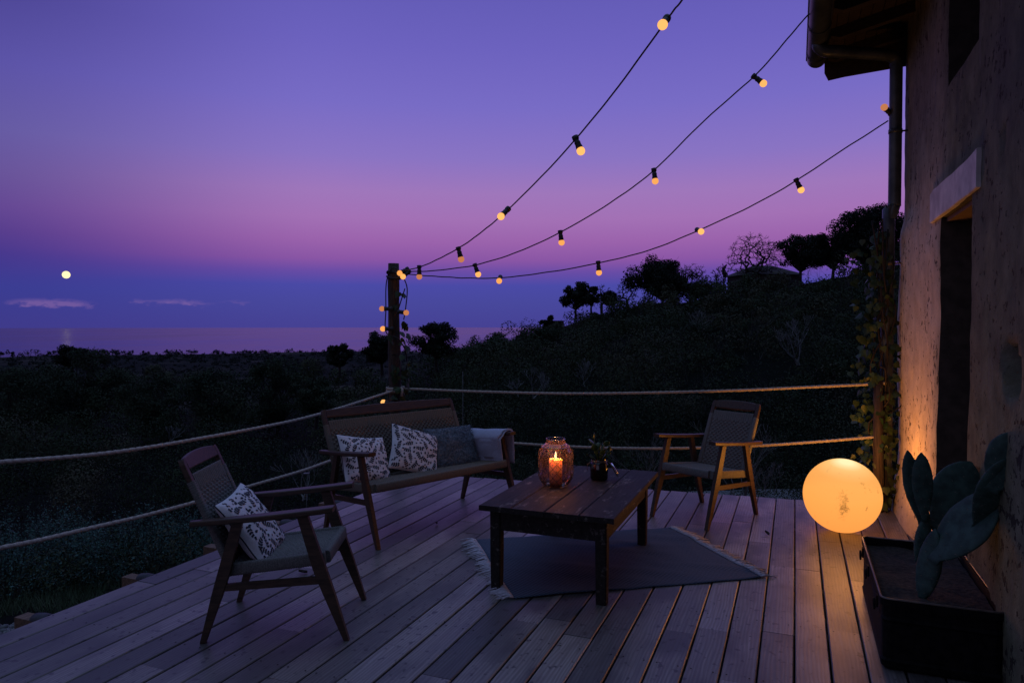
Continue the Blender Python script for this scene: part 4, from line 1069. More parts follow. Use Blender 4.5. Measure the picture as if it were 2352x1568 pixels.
def build_cactus():
    Yc = 3.12; bp = at(2117, 1372, Yc); e = empty('prickly_pear', bp)
    tag(e, 'prickly pear cactus with broad flat pads growing from the metal trunk', 'cactus')
    def pad(u0, v0, u1, v1, wpx, Y0, Y1, turn, th=.022, egg=.62, seed=0):
        """pad from its joint (u0,v0) to its tip (u1,v1), wpx wide as seen; turn tilts the face"""
        a, b = at(u0, v0, Y0), at(u1, v1, Y1); ax = b-a; L_ = ax.length; ax.normalize()
        see = (CAMP-a).normalized(); s = ax.cross(see).normalized(); nn = s.cross(ax).normalized()
        wd = wpx/FPX*Y0; q = Quaternion(ax, R(turn)); s = q @ s; nn = q @ nn
        wd = wd/max(.35, abs(math.cos(R(turn))))
        m = MB(); rings = []; N = 18
        for k in range(N+1):
            t = k/N; prof = (math.sin(PI*min(1, max(.012, t**egg if t < 1 else 1)))**.62 if 0 < t < 1 else .06)
            prof = max(prof, .3*(1-t)**3)*(1+.05*noise.noise((t*5, seed*3, 0)))
            r = []
            for j in range(20):
                al = 2*PI*j/20; ca, sa = math.cos(al), math.sin(al)
                bend = .05*L_*math.sin(PI*t)
                r.append(a-bp+ax*(L_*t)+s*(wd/2*prof*ca)+nn*(th*.72*(prof**.8)*(1 if sa > 0 else -1)*abs(sa)**.75*(1-.0*abs(ca))-bend*.4)+Vector((1, 1, 1))*(.0025*noise.noise((t*9+seed, ca*4, sa*3))))
            rings.append(r)
        m.loft(rings, True, True, 0, True)
        for k in range(2, N, 2):
            c0 = sum(rings[k], Vector())/20
            for j in range(0, 20, 3):
                p = rings[k][(j+k//2) % 20]; dd = (p-c0).normalized()
                m.sphere(p, .0022, 5, 3, 1)
                for _ in range(2):
                    q = p+dd*.011+Vector((random.gauss(0, .005), random.gauss(0, .005), random.gauss(0, .005))); sd_ = dd.orthogonal().normalized()*.0006
                    m.f((m.v(p-sd_), m.v(p+sd_), m.v(q)), 1)
        m.build('pad', [M['cactus'], M['wick_pale']], e)
    pad(2117, 1378, 2149, 1214, 50, 3.08, 3.10, -25, .03, .95, 1)
    pad(2106, 1290, 2133, 1176, 29, 3.16, 3.2, 25, .02, 1.0, 2)
    pad(2116, 1206, 2084, 1034, 38, 3.2, 3.24, 30, .018, 1.25, 3)
    pad(2124, 1198, 2116, 1039, 44, 3.17, 3.2, 15, .018, 1.25, 4)
    pad(2140, 1288, 2288, 1128, 92, 3.06, 2.98, -40, .024, 1.15, 5)
    pad(2146, 1218, 2230, 1060, 98, 3.2, 3.25, 8, .02, 1.3, 6)
    pad(2146, 1214, 2196, 1080, 56, 3.26, 3.3, 35, .02, 1.3, 9)
    pad(2240, 1212, 2312, 1052, 56, 2.98, 2.86, 30, .02, 1.2, 7)
    pad(2276, 1128, 2374, 992, 112, 2.9, 2.82, 10, .022, 1.3, 8)
build_cactus()

# ------------------------------------------------------------------ foliage tools
def rand_dirs(n):
    v = rng.normal(size=(n, 3)); return v/np.linalg.norm(v, axis=1, keepdims=True)
def leaf_quads(C, size, flat=.55, out=None, loose=.55):
    """one small bent-free quad at each centre, random facing"""
    n = len(C)
    if out is None: a = rand_dirs(n); b = rand_dirs(n)
    else:
        nn = out+rand_dirs(n)*loose; a = np.cross(nn, rand_dirs(n)); a /= np.linalg.norm(a, axis=1, keepdims=True)+1e-9; b = nn
    b = np.cross(a, b); b /= np.linalg.norm(b, axis=1, keepdims=True)+1e-9
    s = (size if np.ndim(size) else np.full(n, size))[:, None]*rng.uniform(.6, 1.3, (n, 1))
    V = np.stack([C-a*s*.5, C+b*s*flat*.5, C+a*s*.5, C-b*s*flat*.5], 1).reshape(-1, 3)
    F = np.arange(4*n).reshape(-1, 4); return V, F
def cloud(centers, radii, n_each, shell=.62, squash=1.0, dirs=False):
    out = []; dd = []
    for c, r, n in zip(centers, radii, n_each):
        d = rand_dirs(int(n)); q = rng.uniform(shell, 1, (int(n), 1))**.8
        out.append(np.asarray(c)+d*q*np.array([r, r, r*squash])); dd.append(d)
    return (np.concatenate(out), np.concatenate(dd)) if dirs else np.concatenate(out)
class Segs:
    """many thin tapering branches, three sided, built at once"""
    def __init__(s): s.A = []; s.B = []; s.ra = []; s.rb = []
    def add(s, a, b, ra, rb): s.A.append(a); s.B.append(b); s.ra.append(ra); s.rb.append(rb)
    def arrays(s, n=3):
        A, B = np.array(s.A), np.array(s.B); ra, rb = np.array(s.ra), np.array(s.rb); D = B-A; D /= np.linalg.norm(D, axis=1, keepdims=True)+1e-9
        ref = np.where(np.abs(D[:, 2:3]) > .9, np.array([[1., 0, 0]]), np.array([[0, 0, 1.]])); U = np.cross(D, ref); U /= np.linalg.norm(U, axis=1, keepdims=True); Wv = np.cross(D, U)
        ring = []
        for k in range(n):
            t = 2*PI*k/n; o = U*math.cos(t)+Wv*math.sin(t); ring.append((A+o*ra[:, None], B+o*rb[:, None]))
        m = len(A); V = np.stack([r[0] for r in ring]+[r[1] for r in ring], 1).reshape(-1, 3)
        F = []
        for k in range(n):
            j = (k+1) % n; i = np.arange(m)*2*n; F.append(np.stack([i+k, i+j, i+n+j, i+n+k], 1))
        return V, np.concatenate(F)
def grow(S, p, d, L_, r, depth, rr, spread=.6, up=.12, kids=(2, 3), shrink=.72, wob=.18):
    p = np.array(p, float); d = np.array(d, float); n = 3
    for k in range(n):
        d = d+np.array([rr.gauss(0, wob), rr.gauss(0, wob), rr.gauss(0, wob*.6)+up*.3]); d /= np.linalg.norm(d)
        q = p+d*(L_/n); r2 = r*(1-.28/n*(k+1)/1.0); S.add(p, q, r, r2)
        if depth > 0 and k > 0 and rr.random() < .55:
            e = d+np.array([rr.gauss(0, spread), rr.gauss(0, spread), rr.gauss(0, spread*.6)+up]); e /= np.linalg.norm(e)
            grow(S, q, e, L_*shrink*rr.uniform(.6, .95), r2*.55, depth-1, rr, spread, up, kids, shrink, wob)
        p, r = q, r2
    if depth > 0:
        for _ in range(rr.choice(kids)):
            e = d+np.array([rr.gauss(0, spread), rr.gauss(0, spread), rr.gauss(0, spread*.6)+up]); e /= np.linalg.norm(e)
            grow(S, p, e, L_*shrink*rr.uniform(.75, 1.1), r*.7, depth-1, rr, spread, up, kids, shrink, wob)

def oak_tree(seed, wide, tall, trunk, leafn=9000, leaf=.17, clumps=26, mat='oak'):
    """trunk + crown for one evergreen oak, base at origin; wide = crown width, tall = total height, trunk = clear stem"""
    rr = random.Random(seed); e = empty('oak_tree'); S = Segs()
    cc = []; rad = []
    ch_ = tall-trunk
    for k in range(clumps):
        a = rr.uniform(0, 2*PI); t = rr.random()**.6; z = rr.uniform(0, 1)
        env = math.sin(PI*(.16+.74*z))**.75
        rr_ = wide/2*env*t*.9; cc.append((rr_*math.cos(a), rr_*math.sin(a), trunk+ch_*(.12+.8*z)+wide*rr.gauss(0, .03))); rad.append(wide*rr.uniform(.07, .17))
    grow_r = tall*.022+.05
    S.add(np.array([0, 0, -.6]), np.array([.05*wide*rr.uniform(-1, 1), 0, trunk*.6]), grow_r*1.25, grow_r); p0 = S.B[-1]
    for c in cc:
        q = np.array(c); mid = p0+(q-p0)*.45+np.array([rr.gauss(0, .06*wide), rr.gauss(0, .06*wide), .03*wide]); S.add(p0, mid, grow_r*.5, grow_r*.28); S.add(mid, q, grow_r*.28, grow_r*.08)
        for _ in range(3):
            d = np.array([rr.gauss(0, 1), rr.gauss(0, 1), rr.gauss(0.2, .7)]); d /= np.linalg.norm(d); S.add(q, q+d*wide*.12, grow_r*.09, grow_r*.04)
    V, F = S.arrays(5); npmesh('trunk', V, F, M['bark'], e)
    tot = sum(r*r for r in rad); C, DD = cloud(cc, rad, [leafn*r*r/tot for r in rad], .35, .8, True)
    # ragged: sprigs stuck out of the clumps
    V, F = leaf_quads(C, leaf, .6, DD, .9); npmesh('crown', V, F, M[mat], e)
    return e
def bare_tree(seed, H_, depth=5, spread=.62, mat='twig_dark', name='bare_tree', thick=.018, stems=1, limbs=5, up=.2, kids=(2, 3, 3), minr=.004):
    rr = random.Random(seed); e = empty(name); S = Segs(); T = Segs()
    for k in range(stems):
        d = np.array([rr.gauss(0, .12 if stems == 1 else .5), rr.gauss(0, .12 if stems == 1 else .5), 1.0]); d /= np.linalg.norm(d)
        base_ = np.array([rr.gauss(0, .02)*H_*(stems > 1), rr.gauss(0, .02)*H_*(stems > 1), -.2])
        top = base_+d*H_*(.28 if stems == 1 else .12); T.add(base_, top, H_*thick*1.3, H_*thick)
        for q in range(limbs if stems == 1 else 2):
            a = rr.uniform(0, 6.28); a = a if limbs < 8 else q*2.4; k_ = 1.1 if limbs < 8 else 2.4*((q+.5)/limbs)**.7; dd = d*.75+np.array([math.cos(a)*spread*k_, math.sin(a)*spread*k_, .25]); dd /= np.linalg.norm(dd)
            grow(S, top-(d*H_*.05*q if stems == 1 else 0), dd, H_*.27, H_*thick*.6, depth, rr, spread, up, kids, .68)
    S.ra = np.maximum(S.ra, minr); S.rb = np.maximum(S.rb, minr)
    V, F = T.arrays(6); npmesh('trunk', V, F, M[mat], e); V, F = S.arrays(3); V = np.array(V)
    npmesh('branches', V, F, M[mat], e)
    return e
def bare_dome(seed, H_, wide, n=240, minr=.02, trunk=.26, mat='twig_dark'):
    """winter tree whose twigs end all through a rounded crown: each new twig joins the nearest wood"""
    rr = random.Random(seed); e = empty('bare_tree'); pts = []
    while len(pts) < n:
        p = np.array([rr.uniform(-1, 1), rr.uniform(-1, 1), rr.uniform(-.55, 1)])
        if .12 < (p*p).sum() < 1: pts.append(p*np.array([wide/2, wide/2, H_*(1-trunk)*.62])+np.array([0, 0, H_*(trunk+(1-trunk)*.38)]))
    nodes = [np.array([0, 0, -.5]), np.array([.02*H_, 0, H_*trunk*.6]), np.array([0, .01*H_, H_*trunk])]; par = [-1, 0, 1]
    top = nodes[2]; pts.sort(key=lambda p: np.linalg.norm(p-top))
    for p in pts:
        d = [np.linalg.norm(p-q)+.35*max(0, q[2]-p[2])+(9e9 if i < 1 else 0) for i, q in enumerate(nodes)]; i = int(np.argmin(d))
        m = nodes[i]*.5+p*.5+np.array([rr.gauss(0, .02), rr.gauss(0, .02), rr.gauss(.01, .015)])*H_; nodes.append(m); par.append(i); nodes.append(p); par.append(len(nodes)-2)
    cnt = [1]*len(nodes)
    for i in range(len(nodes)-1, 0, -1): cnt[par[i]] += cnt[i]
    S = Segs(); T = Segs(); R_ = lambda c: max(minr, minr*.62*c**.5)
    for i in range(1, len(nodes)): (T if i < 3 else S).add(nodes[par[i]], nodes[i], R_(cnt[par[i]] if i < 3 else cnt[i]*1.15), R_(cnt[i]))
    for i in range(3, len(nodes)):
        if cnt[i] < 6:
            for _ in range(3):
                d = nodes[i]-nodes[par[i]]; d = d/np.linalg.norm(d)+np.array([rr.gauss(0, .6), rr.gauss(0, .6), rr.gauss(.1, .5)]); d /= np.linalg.norm(d); S.add(nodes[i], nodes[i]+d*H_*.06, minr*.8, minr*.6)
    V, F = T.arrays(7); npmesh('trunk', V, F, M[mat], e); V, F = S.arrays(3); npmesh('branches', V, F, M[mat], e); return e
def stand(e, u, vbase, Y, label, cat, group, rz=0, sc=1.0):
    p = at(u, vbase, Y); e.location = p; e.rotation_euler = (0, 0, rz); e.scale = (sc, sc, sc); tag(e, label, cat, group); return e
PX = lambda px, Y: px*Y/FPX
GT = 'trees along the hill crest'
# crest trees, each from its own seed: (u centre, v base, v top, width px, depth, clear stem px, label)
for i, (u, vb, vt, w, Y, st, leafn, lb) in enumerate([
        (1322, 724, 649, 74, 96, 20, 4200, 'small round oak with thin open stems at the lower end of the hill crest'),
        (1358, 716, 655, 44, 97, 18, 2200, 'slim oak leaning against the small round oak on the crest'),
        (1408, 706, 672, 62, 95, 4, 1800, 'low thin scrubby oak in the dip of the crest'),
        (1520, 704, 596, 160, 92, 22, 13000, 'largest dark domed oak on the hill crest'),
        (1600, 690, 655, 74, 91, 6, 2600, 'low oak trailing off beside the largest domed oak'),
        (1838, 640, 538, 112, 84, 26, 7500, 'rounded oak standing just past the farmhouse roof'),
        (1912, 632, 536, 104, 80, 20, 7500, 'oak between the farmhouse oak and the tallest crest oak'),
        (1990, 636, 478, 160, 76, 30, 16000, 'tallest dark oak on the crest, against the downpipe'),
        (2075, 620, 500, 110, 75, 20, 6000, 'oak mostly hidden behind the house corner')]):
    t = oak_tree(40+i, PX(w*1.12, Y), PX(vb-vt, Y), PX(st, Y), int(leafn*1.7), PX(4.6, Y), 18+int(w/4)); stand(t, u, vb, Y, lb, 'tree', GT, i*1.3)
t = bare_dome(5, PX(132, 87), PX(122, 87), 330, .022); stand(t, 1732, 668, 87, 'wide bare winter tree with fine fanned branches beside the farmhouse', 'tree', GT, .4)
t = bare_tree(9, PX(84, 90), 3, .4, thick=.026, up=.3, minr=.03); stand(t, 1664, 678, 88, 'thin dead snag with few branches on the crest', 'tree', GT)
t = bare_dome(14, PX(92, 90), PX(80, 90), 170, .022); stand(t, 1586, 690, 93, 'bare tree showing behind the largest domed oak', 'tree', GT, 2)
t = bare_dome(15, PX(62, 95), PX(60, 95), 110, .022); stand(t, 1440, 706, 97, 'bare grey sapling clump in the dip of the crest', 'tree', GT, 1)
t = bare_dome(16, PX(60, 95), PX(52, 95), 110, .022); stand(t, 1382, 712, 98, 'bare bushy sapling between the small round oak and the dip', 'tree', GT, 4)
# trees before the sea
for i, (u, vb, vt, w, Y, st, leafn, lb) in enumerate([
        (1003, 838, 745, 112, 58, 22, 8200, 'spreading oak with gaps in its crown before the sea, beside the post'),
        (878, 845, 764, 100, 56, 16, 7200, 'dense round oak seen behind the corner post'),
        (780, 850, 792, 62, 60, 8, 3800, 'small dark oak bush before the coastal plain'),
        (1203, 790, 764, 44, 118, 2, 1500, 'small round bush on the lower hill crest'),
        (1262, 762, 726, 40, 110, 2, 1500, 'shrub beside the small stone hut'),
        (165, 850, 795, 76, 62, 4, 3600, 'dark tree poking up to the sea line below the moon')]):
    t = oak_tree(70+i, PX(w*1.1, Y), PX(vb-vt, Y), PX(st, Y), int(leafn*1.5), PX(4.6, Y), 16+int(w/4)); stand(t, u, vb, Y, lb, 'tree', 'trees before the sea', i)

for i, (u, vb, vt, w, Y, leafn, lb) in enumerate([
        (60, 1000, 842, 230, 48, 15000, 'broad shadowy tree at the picture edge above the upper rope'),
        (200, 985, 806, 210, 52, 15000, 'tall rounded dark tree under the moon and before the coast'),
        (350, 985, 856, 170, 46, 11000, 'low dome shaped dark tree between the rounded tree and the armchair line'),
        (480, 980, 852, 180, 44, 11000, 'wide dark tree standing above the back of the single armchair'),
        (640, 985, 820, 185, 50, 13000, 'dark tree with a humped crown standing above the sofa armrest side'),
        (725, 960, 866, 120, 38, 8000, 'small dark bushy tree close to the near side of the corner post')]):
    t = oak_tree(120+i, PX(w, Y), PX(vb-vt, Y), PX(10, Y), leafn, PX(4.4, Y), 40, 'oak_soft'); stand(t, u, vb, Y, lb, 'tree', 'dark trees below the deck', i*2.1)

for i, (u, vb, vt, w, Y, leafn, lb) in enumerate([
        (1120, 880, 792, 150, 70, 9000, 'rounded dark tree on the slope foot, beyond the oak by the post'),
        (1250, 850, 752, 150, 80, 9000, 'rounded dark tree on the slope under the stone hut'),
        (1405, 850, 742, 170, 72, 9500, 'broad dark tree on the slope under the dip of the crest'),
        (1560, 840, 728, 180, 66, 9500, 'broad dark tree on the slope under the largest domed oak'),
        (1715, 800, 690, 170, 64, 9500, 'dark tree on the slope just under the farmhouse'),
        (1880, 790, 668, 180, 58, 10000, 'dark tree high on the slope beside the ivy'),
        (1640, 900, 800, 150, 46, 8000, 'dark tree low on the slope over the orange lit chair')]):
    t = oak_tree(160+i, PX(w, Y), PX(vb-vt, Y), PX(10, Y), leafn, PX(4.4, Y), 36, 'oak_soft'); stand(t, u, vb, Y, lb, 'tree', 'dark trees on the slope', i*1.7)

# farmhouse and hut on the hill
def farmhouse():
    Y = 90; p = at(1752, 668, Y); e = empty('farmhouse', p, R(12)); tag(e, 'pale stone farmhouse with a hipped roof behind the bare tree on the hill', 'house')
    w, d, h, rh = PX(118, Y), 6.0, PX(34, Y), PX(24, Y)
    m = MB(); m.box((0, 0, h/2-.6), (w, d, h+1.2)); m.build('wall', M['far_wall'], e)
    r = MB(); o = .45; a = [r.v(q) for q in ((-w/2-o, -d/2-o, h), (w/2+o, -d/2-o, h), (w/2+o, d/2+o, h), (-w/2-o, d/2+o, h))]; b = [r.v(q) for q in ((-w/5, 0, h+rh), (w/5, 0, h+rh))]
    for q in ((a[0], a[1], b[1], b[0]), (a[1], a[2], b[1]), (a[2], a[3], b[0], b[1]), (a[3], a[0], b[0]), (a[3], a[2], a[1], a[0])): r.f(q)
    r.build('roof', M['tiles'], e)
    for x in (-w*.3, w*.02, w*.3):
        q = MB(); q.box((x, -d/2-.01, h*.52), (.55, .06, .75)); q.build('window', M['far_dark'], e)
    Y = 112; p = at(1277, 752, Y); e = empty('stone_hut', p, R(-8)); tag(e, 'tiny flat roofed stone hut low on the hill crest', 'hut')
    m = MB(); m.box((0, 0, PX(14, Y)/2-.5), (PX(34, Y), 2.5, PX(14, Y)+1)); m.build('wall', M['far_wall'], e)
    m = MB(); m.box((0, 0, PX(14, Y)+.06), (PX(38, Y), 2.9, .11)); m.build('roof', M['tiles'], e)
farmhouse()

# ------------------------------------------------------------------ masses nobody could count
def mass(name, pts, mat, leafk=4.0, per=420):
    """pts: (x,y,ztop_centre,r,n)"""
    Cs = []; Sz = []; Ds = []; Ts = []
    for x, y, z, r, n in pts:
        k = 6; sub = [(x+random.gauss(0, r*.4), y+random.gauss(0, r*.4), z+random.gauss(0, r*.25)) for _ in range(k)]
        c, d = cloud(sub, [r*random.uniform(.35, .6) for _ in range(k)], [n/k]*k, .7, .85, True); Cs.append(c); Ds.append(d); Sz.append(np.full(len(c), leafk*math.hypot(x, y)/FPX)); Ts.append(np.full(len(c), random.random()))
    V, F = leaf_quads(np.concatenate(Cs), np.concatenate(Sz), .55, np.concatenate(Ds), .38); o = npmesh(name, V, F, mat, None, np.concatenate(Ts)); tag(o, kind='stuff'); return o
pts = []
for _ in range(560):                       # scrub over the hillside
    a = random.uniform(-.1, .62); Yr = pl(RIDGE_R, a); Y = 9.5*(Yr*.99/9.5)**random.random(); x = a*Y
    if (Vector((x, Y, 0))-CORNER).dot(-UN) > -.8 and Y < 9: continue
    r = min(2.9, .055*Y+.5)*random.uniform(.5, 1.1)
    if Y > Yr*.85: r *= .75
    z = terrain(x, Y)+r*.35
    pts.append((x, Y, z, r, 1000))
o = mass('hillside_scrub', pts, M['scrub'], 4.6); tag(o, 'dark evergreen scrub covering the hillside below the crest', 'scrub')
pts = []
TOPV = [(-.75, 838), (-.68, 832), (-.63, 803), (-.55, 806), (-.5, 838), (-.45, 850), (-.4, 852), (-.36, 828), (-.3, 822), (-.26, 848), (-.2, 850), (-.14, 838), (-.06, 830), (0, 830)]
rows = [(95, .036), (74, .046), (56, .056), (42, .062), (31, .066), (22, .07), (15.5, .07)]
for Yr_, k in rows:                        # woods below the deck on the open side, rank behind rank
    a = -1.0
    while a < -.0:
        Y = Yr_*random.uniform(.88, 1.12); r = k*Y*random.uniform(.75, 1.35)+.3; x = a*Y; g = terrain(x, Y)
        tv = pl(TOPV, a)-20+abs(random.gauss(0, 12+(95-Yr_)*.35))+(95-Yr_)*1.75
        zt = EYE-(tv-746)*Y/FPX; zc = max(g+r*.3, min(zt-r*.9, g+11))
        pts.append((x, Y, zc, r, 4200)); zb = zc-r*1.0
        while zb > g: pts.append((x+random.gauss(0, r*.2), Y+.3*r, zb, r*1.0, 900)); zb -= r*.9
        a += r/Y*random.uniform(1.15, 1.9)
o = mass('woodland', pts, M['scrub'], 4.4); tag(o, 'mass of dark trees and bushes falling away below the deck', 'woodland')
pts = []
for _ in range(4200):                      # the coastal plain
    a = random.uniform(-.95, .15); Y = 180*(3980/180)**(random.random()**.62); x = a*Y
    r = Y*.0042+2; pts.append((x, Y, terrain(x, Y)+r*.2, r*random.uniform(.5, 1.3), 42))
o = mass('plain_woods', pts, M['wood_far'], 3.2); tag(o, 'dark hedges and woods spread over the coastal plain', 'woods')
pts = []
for _ in range(150):                       # undergrowth just past the boards
    if random.random() < .5:
        a = random.uniform(-.95, -.28); Y = random.uniform(5.2, 12)
    else: a = random.uniform(-.3, .5); Y = random.uniform(7.6, 12)
    x = a*Y
    q = Vector((x, Y, 0)); lx, ly = q.dot(UD), q.dot(UN)
    if (ly < 6.4 and lx < 5.2) or (ly < 4.7 and lx < 7.0): continue
    r = random.uniform(.35, .8); pts.append((x, Y, terrain(x, Y)+r*.35, r, 700))
o = mass('undergrowth', pts, M['scrub'], 6.5); tag(o, 'low dark undergrowth on the slope just beyond the deck edge', 'undergrowth')
# bare twiggy growth through the scrub: one tangle
def tangle():
    S = Segs(); rr = random.Random(77)
    for _ in range(260):
        a = rr.uniform(-.12, .6); Y = 9.5*(78/9.5)**rr.random(); x = a*Y; z = terrain(x, Y); H_ = min(3.2, 1.2+.04*Y)*rr.uniform(.6, 1.2)
        for k in range(2):
            d = np.array([rr.gauss(0, .35), rr.gauss(0, .35), 1.0]); d /= np.linalg.norm(d); grow(S, (x, Y, z), d, H_*.42, max(.008, Y*.00042), 3, rr, .55, .12, (2, 2, 3), .7)
    V, F = S.arrays(3); o = npmesh('bare_thicket', V, F, M['twig_dark']); tag(o, 'tangle of leafless grey brown branches across the slope', 'thicket', kind='stuff')
tangle()
# single pale leafless shrubs that stand out of it
for i, (u, vb, vt, Y, lb) in enumerate([
        (1225, 905, 815, 34, 'pale leafless shrub forked low above the rope, between post and lantern'),
        (1190, 900, 850, 30, 'short pale leafless shrub beside the forked one on the slope'),
        (1600, 780, 690, 60, 'tall pale leafless shrub under the crest snag'),
        (1470, 860, 770, 48, 'pale leafless shrub in the middle of the slope'),
        (1690, 1140, 890, 9.5, 'leafless sapling standing behind the orange lit chair'),
        (1775, 1140, 1000, 8.6, 'small leafless shrub at the deck edge beside the orange lit chair'),
        (1500, 1120, 920, 10, 'thin leafless sapling behind the coffee table'),
        (1830, 830, 690, 40, 'bare whitish tree below the crest oaks near the ivy'),
        (700, 1110, 960, 8.5, 'leafless shrub behind the sofa armrest'),
        (390, 1000, 948, 17, 'pale leafless shrub in the dark woods over the single armchair'),
        (1340, 880, 800, 44, 'wispy pale leafless shrub over the lantern')]):
    t = bare_tree(231+i, PX(vb-vt, Y)*1.15, 3, .42, 'twig', 'bare_shrub', .009 if Y < 20 else .012, 3, up=.2, kids=(2, 2, 2), minr=Y*.0002); stand(t, u, vb, Y, lb, 'shrub', 'leafless shrubs on the slope', i)

# leafy grey green bushes below the ropes
def leafy_bush(seed, r, h):
    rr = random.Random(seed); e = empty('leafy_bush'); S = Segs(); C = []; D_ = []
    for k in range(150):
        a = rr.uniform(0, 6.283); q = rr.random()**.5; tip = np.array([r*q*math.cos(a), r*q*math.sin(a), h*(1-.45*q*q)*rr.uniform(.62, 1.05)]); b = np.array([tip[0]*.25, tip[1]*.25, 0])
        mid = b*.4+tip*.6; mid[2] -= .03; S.add(b, mid, .006, .004); S.add(mid, tip, .004, .0015)
        for t in np.linspace(.35, 1.0, 26):
            p = b+(tip-b)*t
            for _ in range(2): C.append(p+np.array([rr.gauss(0, .02), rr.gauss(0, .02), rr.gauss(0, .012)]))
    V, F = S.arrays(3); npmesh('stems', V, F, M['twig_dark'], e); V, F = leaf_quads(np.array(C), .034, .42); npmesh('leaves', V, F, M['olive'], e); return e
bushes = [(10, 1290, 8.0, 1.05, 1.1, 'grey green leafy bush cut by the picture edge under the lower rope'), (335, 1230, 8.6, 1.0, 1.0, 'grey green leafy bush with upright sprigs behind the single armchair'),
          (175, 1190, 9.2, 1.15, 1.1, 'grey green leafy bush between the two ropes'), (455, 1180, 9.8, .8, .9, 'smaller leafy bush close behind the armchair back'), (70, 1150, 10.2, 1.2, 1.3, 'darker grey green bush rising over the upper rope')]
for i, (u, vb, Y, r, h, lb) in enumerate(bushes):
    b = leafy_bush(300+i, r, h); p = at(u, vb, Y); p.z = terrain(p.x, p.y)-.02; b.location = p; tag(b, lb, 'bush', 'leafy bushes below the ropes')

# grass and stones beside the deck
def grass():
    n = 26000; x = rng.uniform(-6.5, -1.6, n); y = rng.uniform(1.6, 9, n); ly = x*UN.x+y*UN.y; lx = x*UD.x+y*UD.y
    k = (ly > 3.75)&(lx < 9); x, y = x[k], y[k]
    z = np.array([terrain(a, b) for a, b in zip(x, y)]); keep = np.array([noise.noise((a*1.6, b*1.6, 3)) > -.15+(.5 if (b < 3.9) else 0) for a, b in zip(x, y)]); x, y, z = x[keep], y[keep], z[keep]; n = len(x)
    P = np.stack([x, y, z-.01], 1); h = rng.uniform(.05, .17, n)[:, None]; lean = rng.normal(0, .4, (n, 2)); t = P+np.concatenate([lean*h, h], 1); s = rng.normal(size=(n, 2)); s /= np.linalg.norm(s, axis=1, keepdims=True); s = np.concatenate([s*.004, np.zeros((n, 1))], 1)
    V = np.stack([P-s, P+s, t], 1).reshape(-1, 3); o = npmesh('grass', V, np.arange(3*n).reshape(-1, 3), M['grass']); tag(o, 'rough short grass growing beside the open edge of the deck', 'grass', kind='stuff')
    m = MB(); rr = random.Random(4)
    for _ in range(2600):
        a, b = rr.uniform(-4.2, -1.9), rr.uniform(2.2, 5.2); q = Vector((a, b, 0))
        if q.dot(UN) < 3.72 or noise.noise((a*.9, b*.9, 8))+.25 < rr.random()*.4: continue
        r = rr.uniform(.012, .038); z = terrain(a, b)+r*.3
        m.sphere((a, b, z), r, 6, 4, 0, (rr.uniform(.8, 1.3), rr.uniform(.8, 1.3), rr.uniform(.5, .8)))
    o = m.build('gravel', M['gravel']); tag(o, 'loose grey gravel scattered beside the deck', 'gravel', kind='stuff')
grass()

# track across the slope, stakes
tm = MB(); rings = []
for k in range(26):
    a = -.12+.72*k/25; Y = 26-3*a; x = a*Y; z = max(terrain(x, Y), terrain(x, Y+1.0))+.12; rings.append((Vector((x, Y-.6, z)), Vector((x, Y+.9, z+.1))))
ids = [(tm.v(a), tm.v(b)) for a, b in rings]
for (a, b), (c, d) in zip(ids, ids[1:]): tm.f((a, c, d, b))
tag(tm.build('path', M['gravel']), kind='structure')
for u, v0, v1, Y, lb in ((1063, 893, 853, 16, 'thin pale stake upright on the slope behind the rope, between post and lantern'), (704, 1160, 1087, 7.6, 'thin standpipe with a flat head behind the armchair with the pillow')):
    a, b = at(u, v0, Y), at(u, v1, Y); a.z = min(a.z, terrain(a.x, a.y)); m = MB(); m.tube([a, b], .0034*Y/8, 6)
    if v1 == 1087: m.box(b, (.06, .06, .012))
    tag(m.build('stake', M['stake']), lb, 'stake', 'stakes on the slope')

for u, v, sz, lb in ((1762, 1228, .045, 'dry curled leaf lying on the boards between the orange lit chair and the globe'), (696, 1317, .05, 'small dark leaf shaped clip lying on the boards under the single armchair'), (1003, 1205, .035, 'tiny dry leaf lying on the boards before the sofa')):
    p = G(u, v); m = MB(); ids = []
    for i in range(7):
        t = i/6; wd = sz*.32*math.sin(PI*min(1, .06+.9*t)); ids.append([m.v((sz*(t-.5), k*wd, .004+.012*abs(k)+.012*t*t)) for k in (-1, 0, 1)])
    for a, b in zip(ids, ids[1:]): m.f((a[0], b[0], b[1], a[1])); m.f((a[1], b[1], b[2], a[2]))
    tag(m.build('dry_leaf', M['bark'], None, p, u*.7), lb, 'leaf', 'dry leaves on the deck')  # the one under the armchair is a small clip built with the leaf mesh
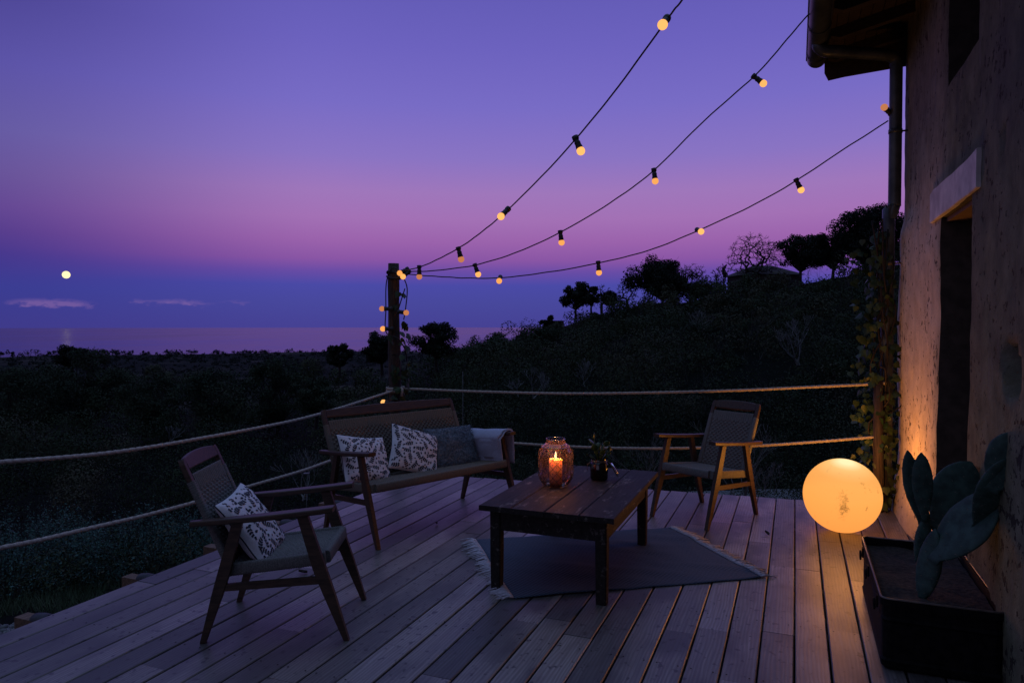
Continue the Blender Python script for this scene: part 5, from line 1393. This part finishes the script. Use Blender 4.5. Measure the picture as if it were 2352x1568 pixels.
# ------------------------------------------------------------------ ivy
def ivy_leaf(V, F, p, nrm, up, s, rr):
    nrm = nrm.normalized(); sd = up.cross(nrm).normalized(); up = nrm.cross(sd)
    shape = [(0, -.5), (.28, -.62), (.52, -.38), (.5, -.02), (.24, .22), (0, .62), (-.24, .22), (-.5, -.02), (-.52, -.38), (-.28, -.62)]
    b = len(V); V.append(p+nrm*.004*s)
    for x, y in shape: V.append(p+sd*(x*s)+up*(y*s)+nrm*(-abs(x)*.25*s+rr.gauss(0, .02)*s))
    for k in range(10): F.append((b, b+1+k, b+1+(k+1) % 10))
def ivy(name, label, spots, stems, s0, seed):
    rr = random.Random(seed); e = empty(name); tag(e, label, 'ivy', 'climbing ivy'); V = []; F = []
    for p, d in spots:
        n = Vector((d.x+rr.gauss(0, .5), d.y+rr.gauss(0, .5), rr.gauss(.25, .3))); up = Vector((rr.gauss(0, .5), rr.gauss(0, .5), -1+rr.gauss(0, .4)))
        ivy_leaf(V, F, p, n, up, s0*rr.uniform(.55, 1.15), rr)
    npmesh('leaves', np.array([tuple(v) for v in V]), np.array(F), M['ivy'], e)
    m = MB()
    for s in stems: m.tube(crs(s, 5), .006, 5)
    m.build('stems', M['bark'], e)
rr = random.Random(12); spots = []; stems = []
for k in range(460):
    z = 2.15*rr.random()**1.1; q = W(.1, .13); wd = .035+.08*math.sin(PI*min(1, .3+z*.3))+.07*max(0, noise.noise((z*3, 0, 0)))
    a = rr.uniform(0, 6.283); r = wd*rr.uniform(.6, 1.25)
    p = Vector((q.x+r*math.cos(a)*1.0-.045, q.y+r*math.sin(a), z)); n = Vector((math.cos(a)*.6-.3, math.sin(a)*.5-.75, 0)); spots.append((p, n))
for k in range(70):
    z = .35+1.75*rr.random(); q = W(.1, .13); L_ = rr.uniform(.1, .27); p = Vector((q.x-L_, q.y+rr.gauss(0, .05), z)); spots.append((p, Vector((-.3, -.9, 0))))
for k in range(9):
    q = W(.1, .13); P = [Vector((q.x+rr.gauss(-.04, .05), q.y+rr.gauss(-.05, .03), 0))]
    for j in range(1, 7): P.append(Vector((q.x+rr.gauss(-.04, .05), q.y-.05+rr.gauss(0, .03), j*rr.uniform(.28, .38))))
    stems.append(P)
ivy('ivy', 'dense ivy climbing the downpipe and rope post at the house corner', spots, stems, .056, 12)
spots = []; stems = []
for z0, n, s in ((1.6, 6, .07), (1.28, 10, .1), (.95, 18, .1), (.8, 16, .11), (.55, 8, .08), (.3, 8, .08), (1.05, 3, .06)):
    for k in range(n):
        a = rr.uniform(-1.9, .9); p = Vector((POST.x-.01+(.085+rr.random()*s*.6)*math.cos(a), POST.y+.08*math.sin(a)-.02, z0+rr.gauss(0, .1))); spots.append((p, Vector((math.cos(a), -.8, 0))))
stems.append([Vector((POST.x+.085*math.cos(t*2.2), POST.y-.02+.085*math.sin(t*2.2), t*.3)) for t in range(7)])
ivy('vine', 'thin green vine with a few leaves winding up the corner post', spots, stems, .065, 13)

# ------------------------------------------------------------------ last light: the sun is down; a very soft, faint glow from where it set
sl = bpy.data.lights.new('sun', 'SUN'); sl.energy = .02; sl.angle = R(40); sl.color = (1, .75, .65)
so_ = bpy.data.objects.new('sun', sl); COL.objects.link(so_); so_.rotation_euler = (R(75), 0, R(-30))

# ------------------------------------------------------------------ render settings
SC.render.engine = 'CYCLES'
SC.view_settings.view_transform = 'Standard'; SC.view_settings.look = 'None'; SC.view_settings.exposure = 0; SC.view_settings.gamma = 1
cy = SC.cycles; cy.use_denoising = True; cy.max_bounces = 7; cy.diffuse_bounces = 3; cy.glossy_bounces = 3; cy.transparent_max_bounces = 12; cy.transmission_bounces = 4
cy.caustics_reflective = False; cy.caustics_refractive = False; cy.sample_clamp_indirect = 4; cy.use_adaptive_sampling = False
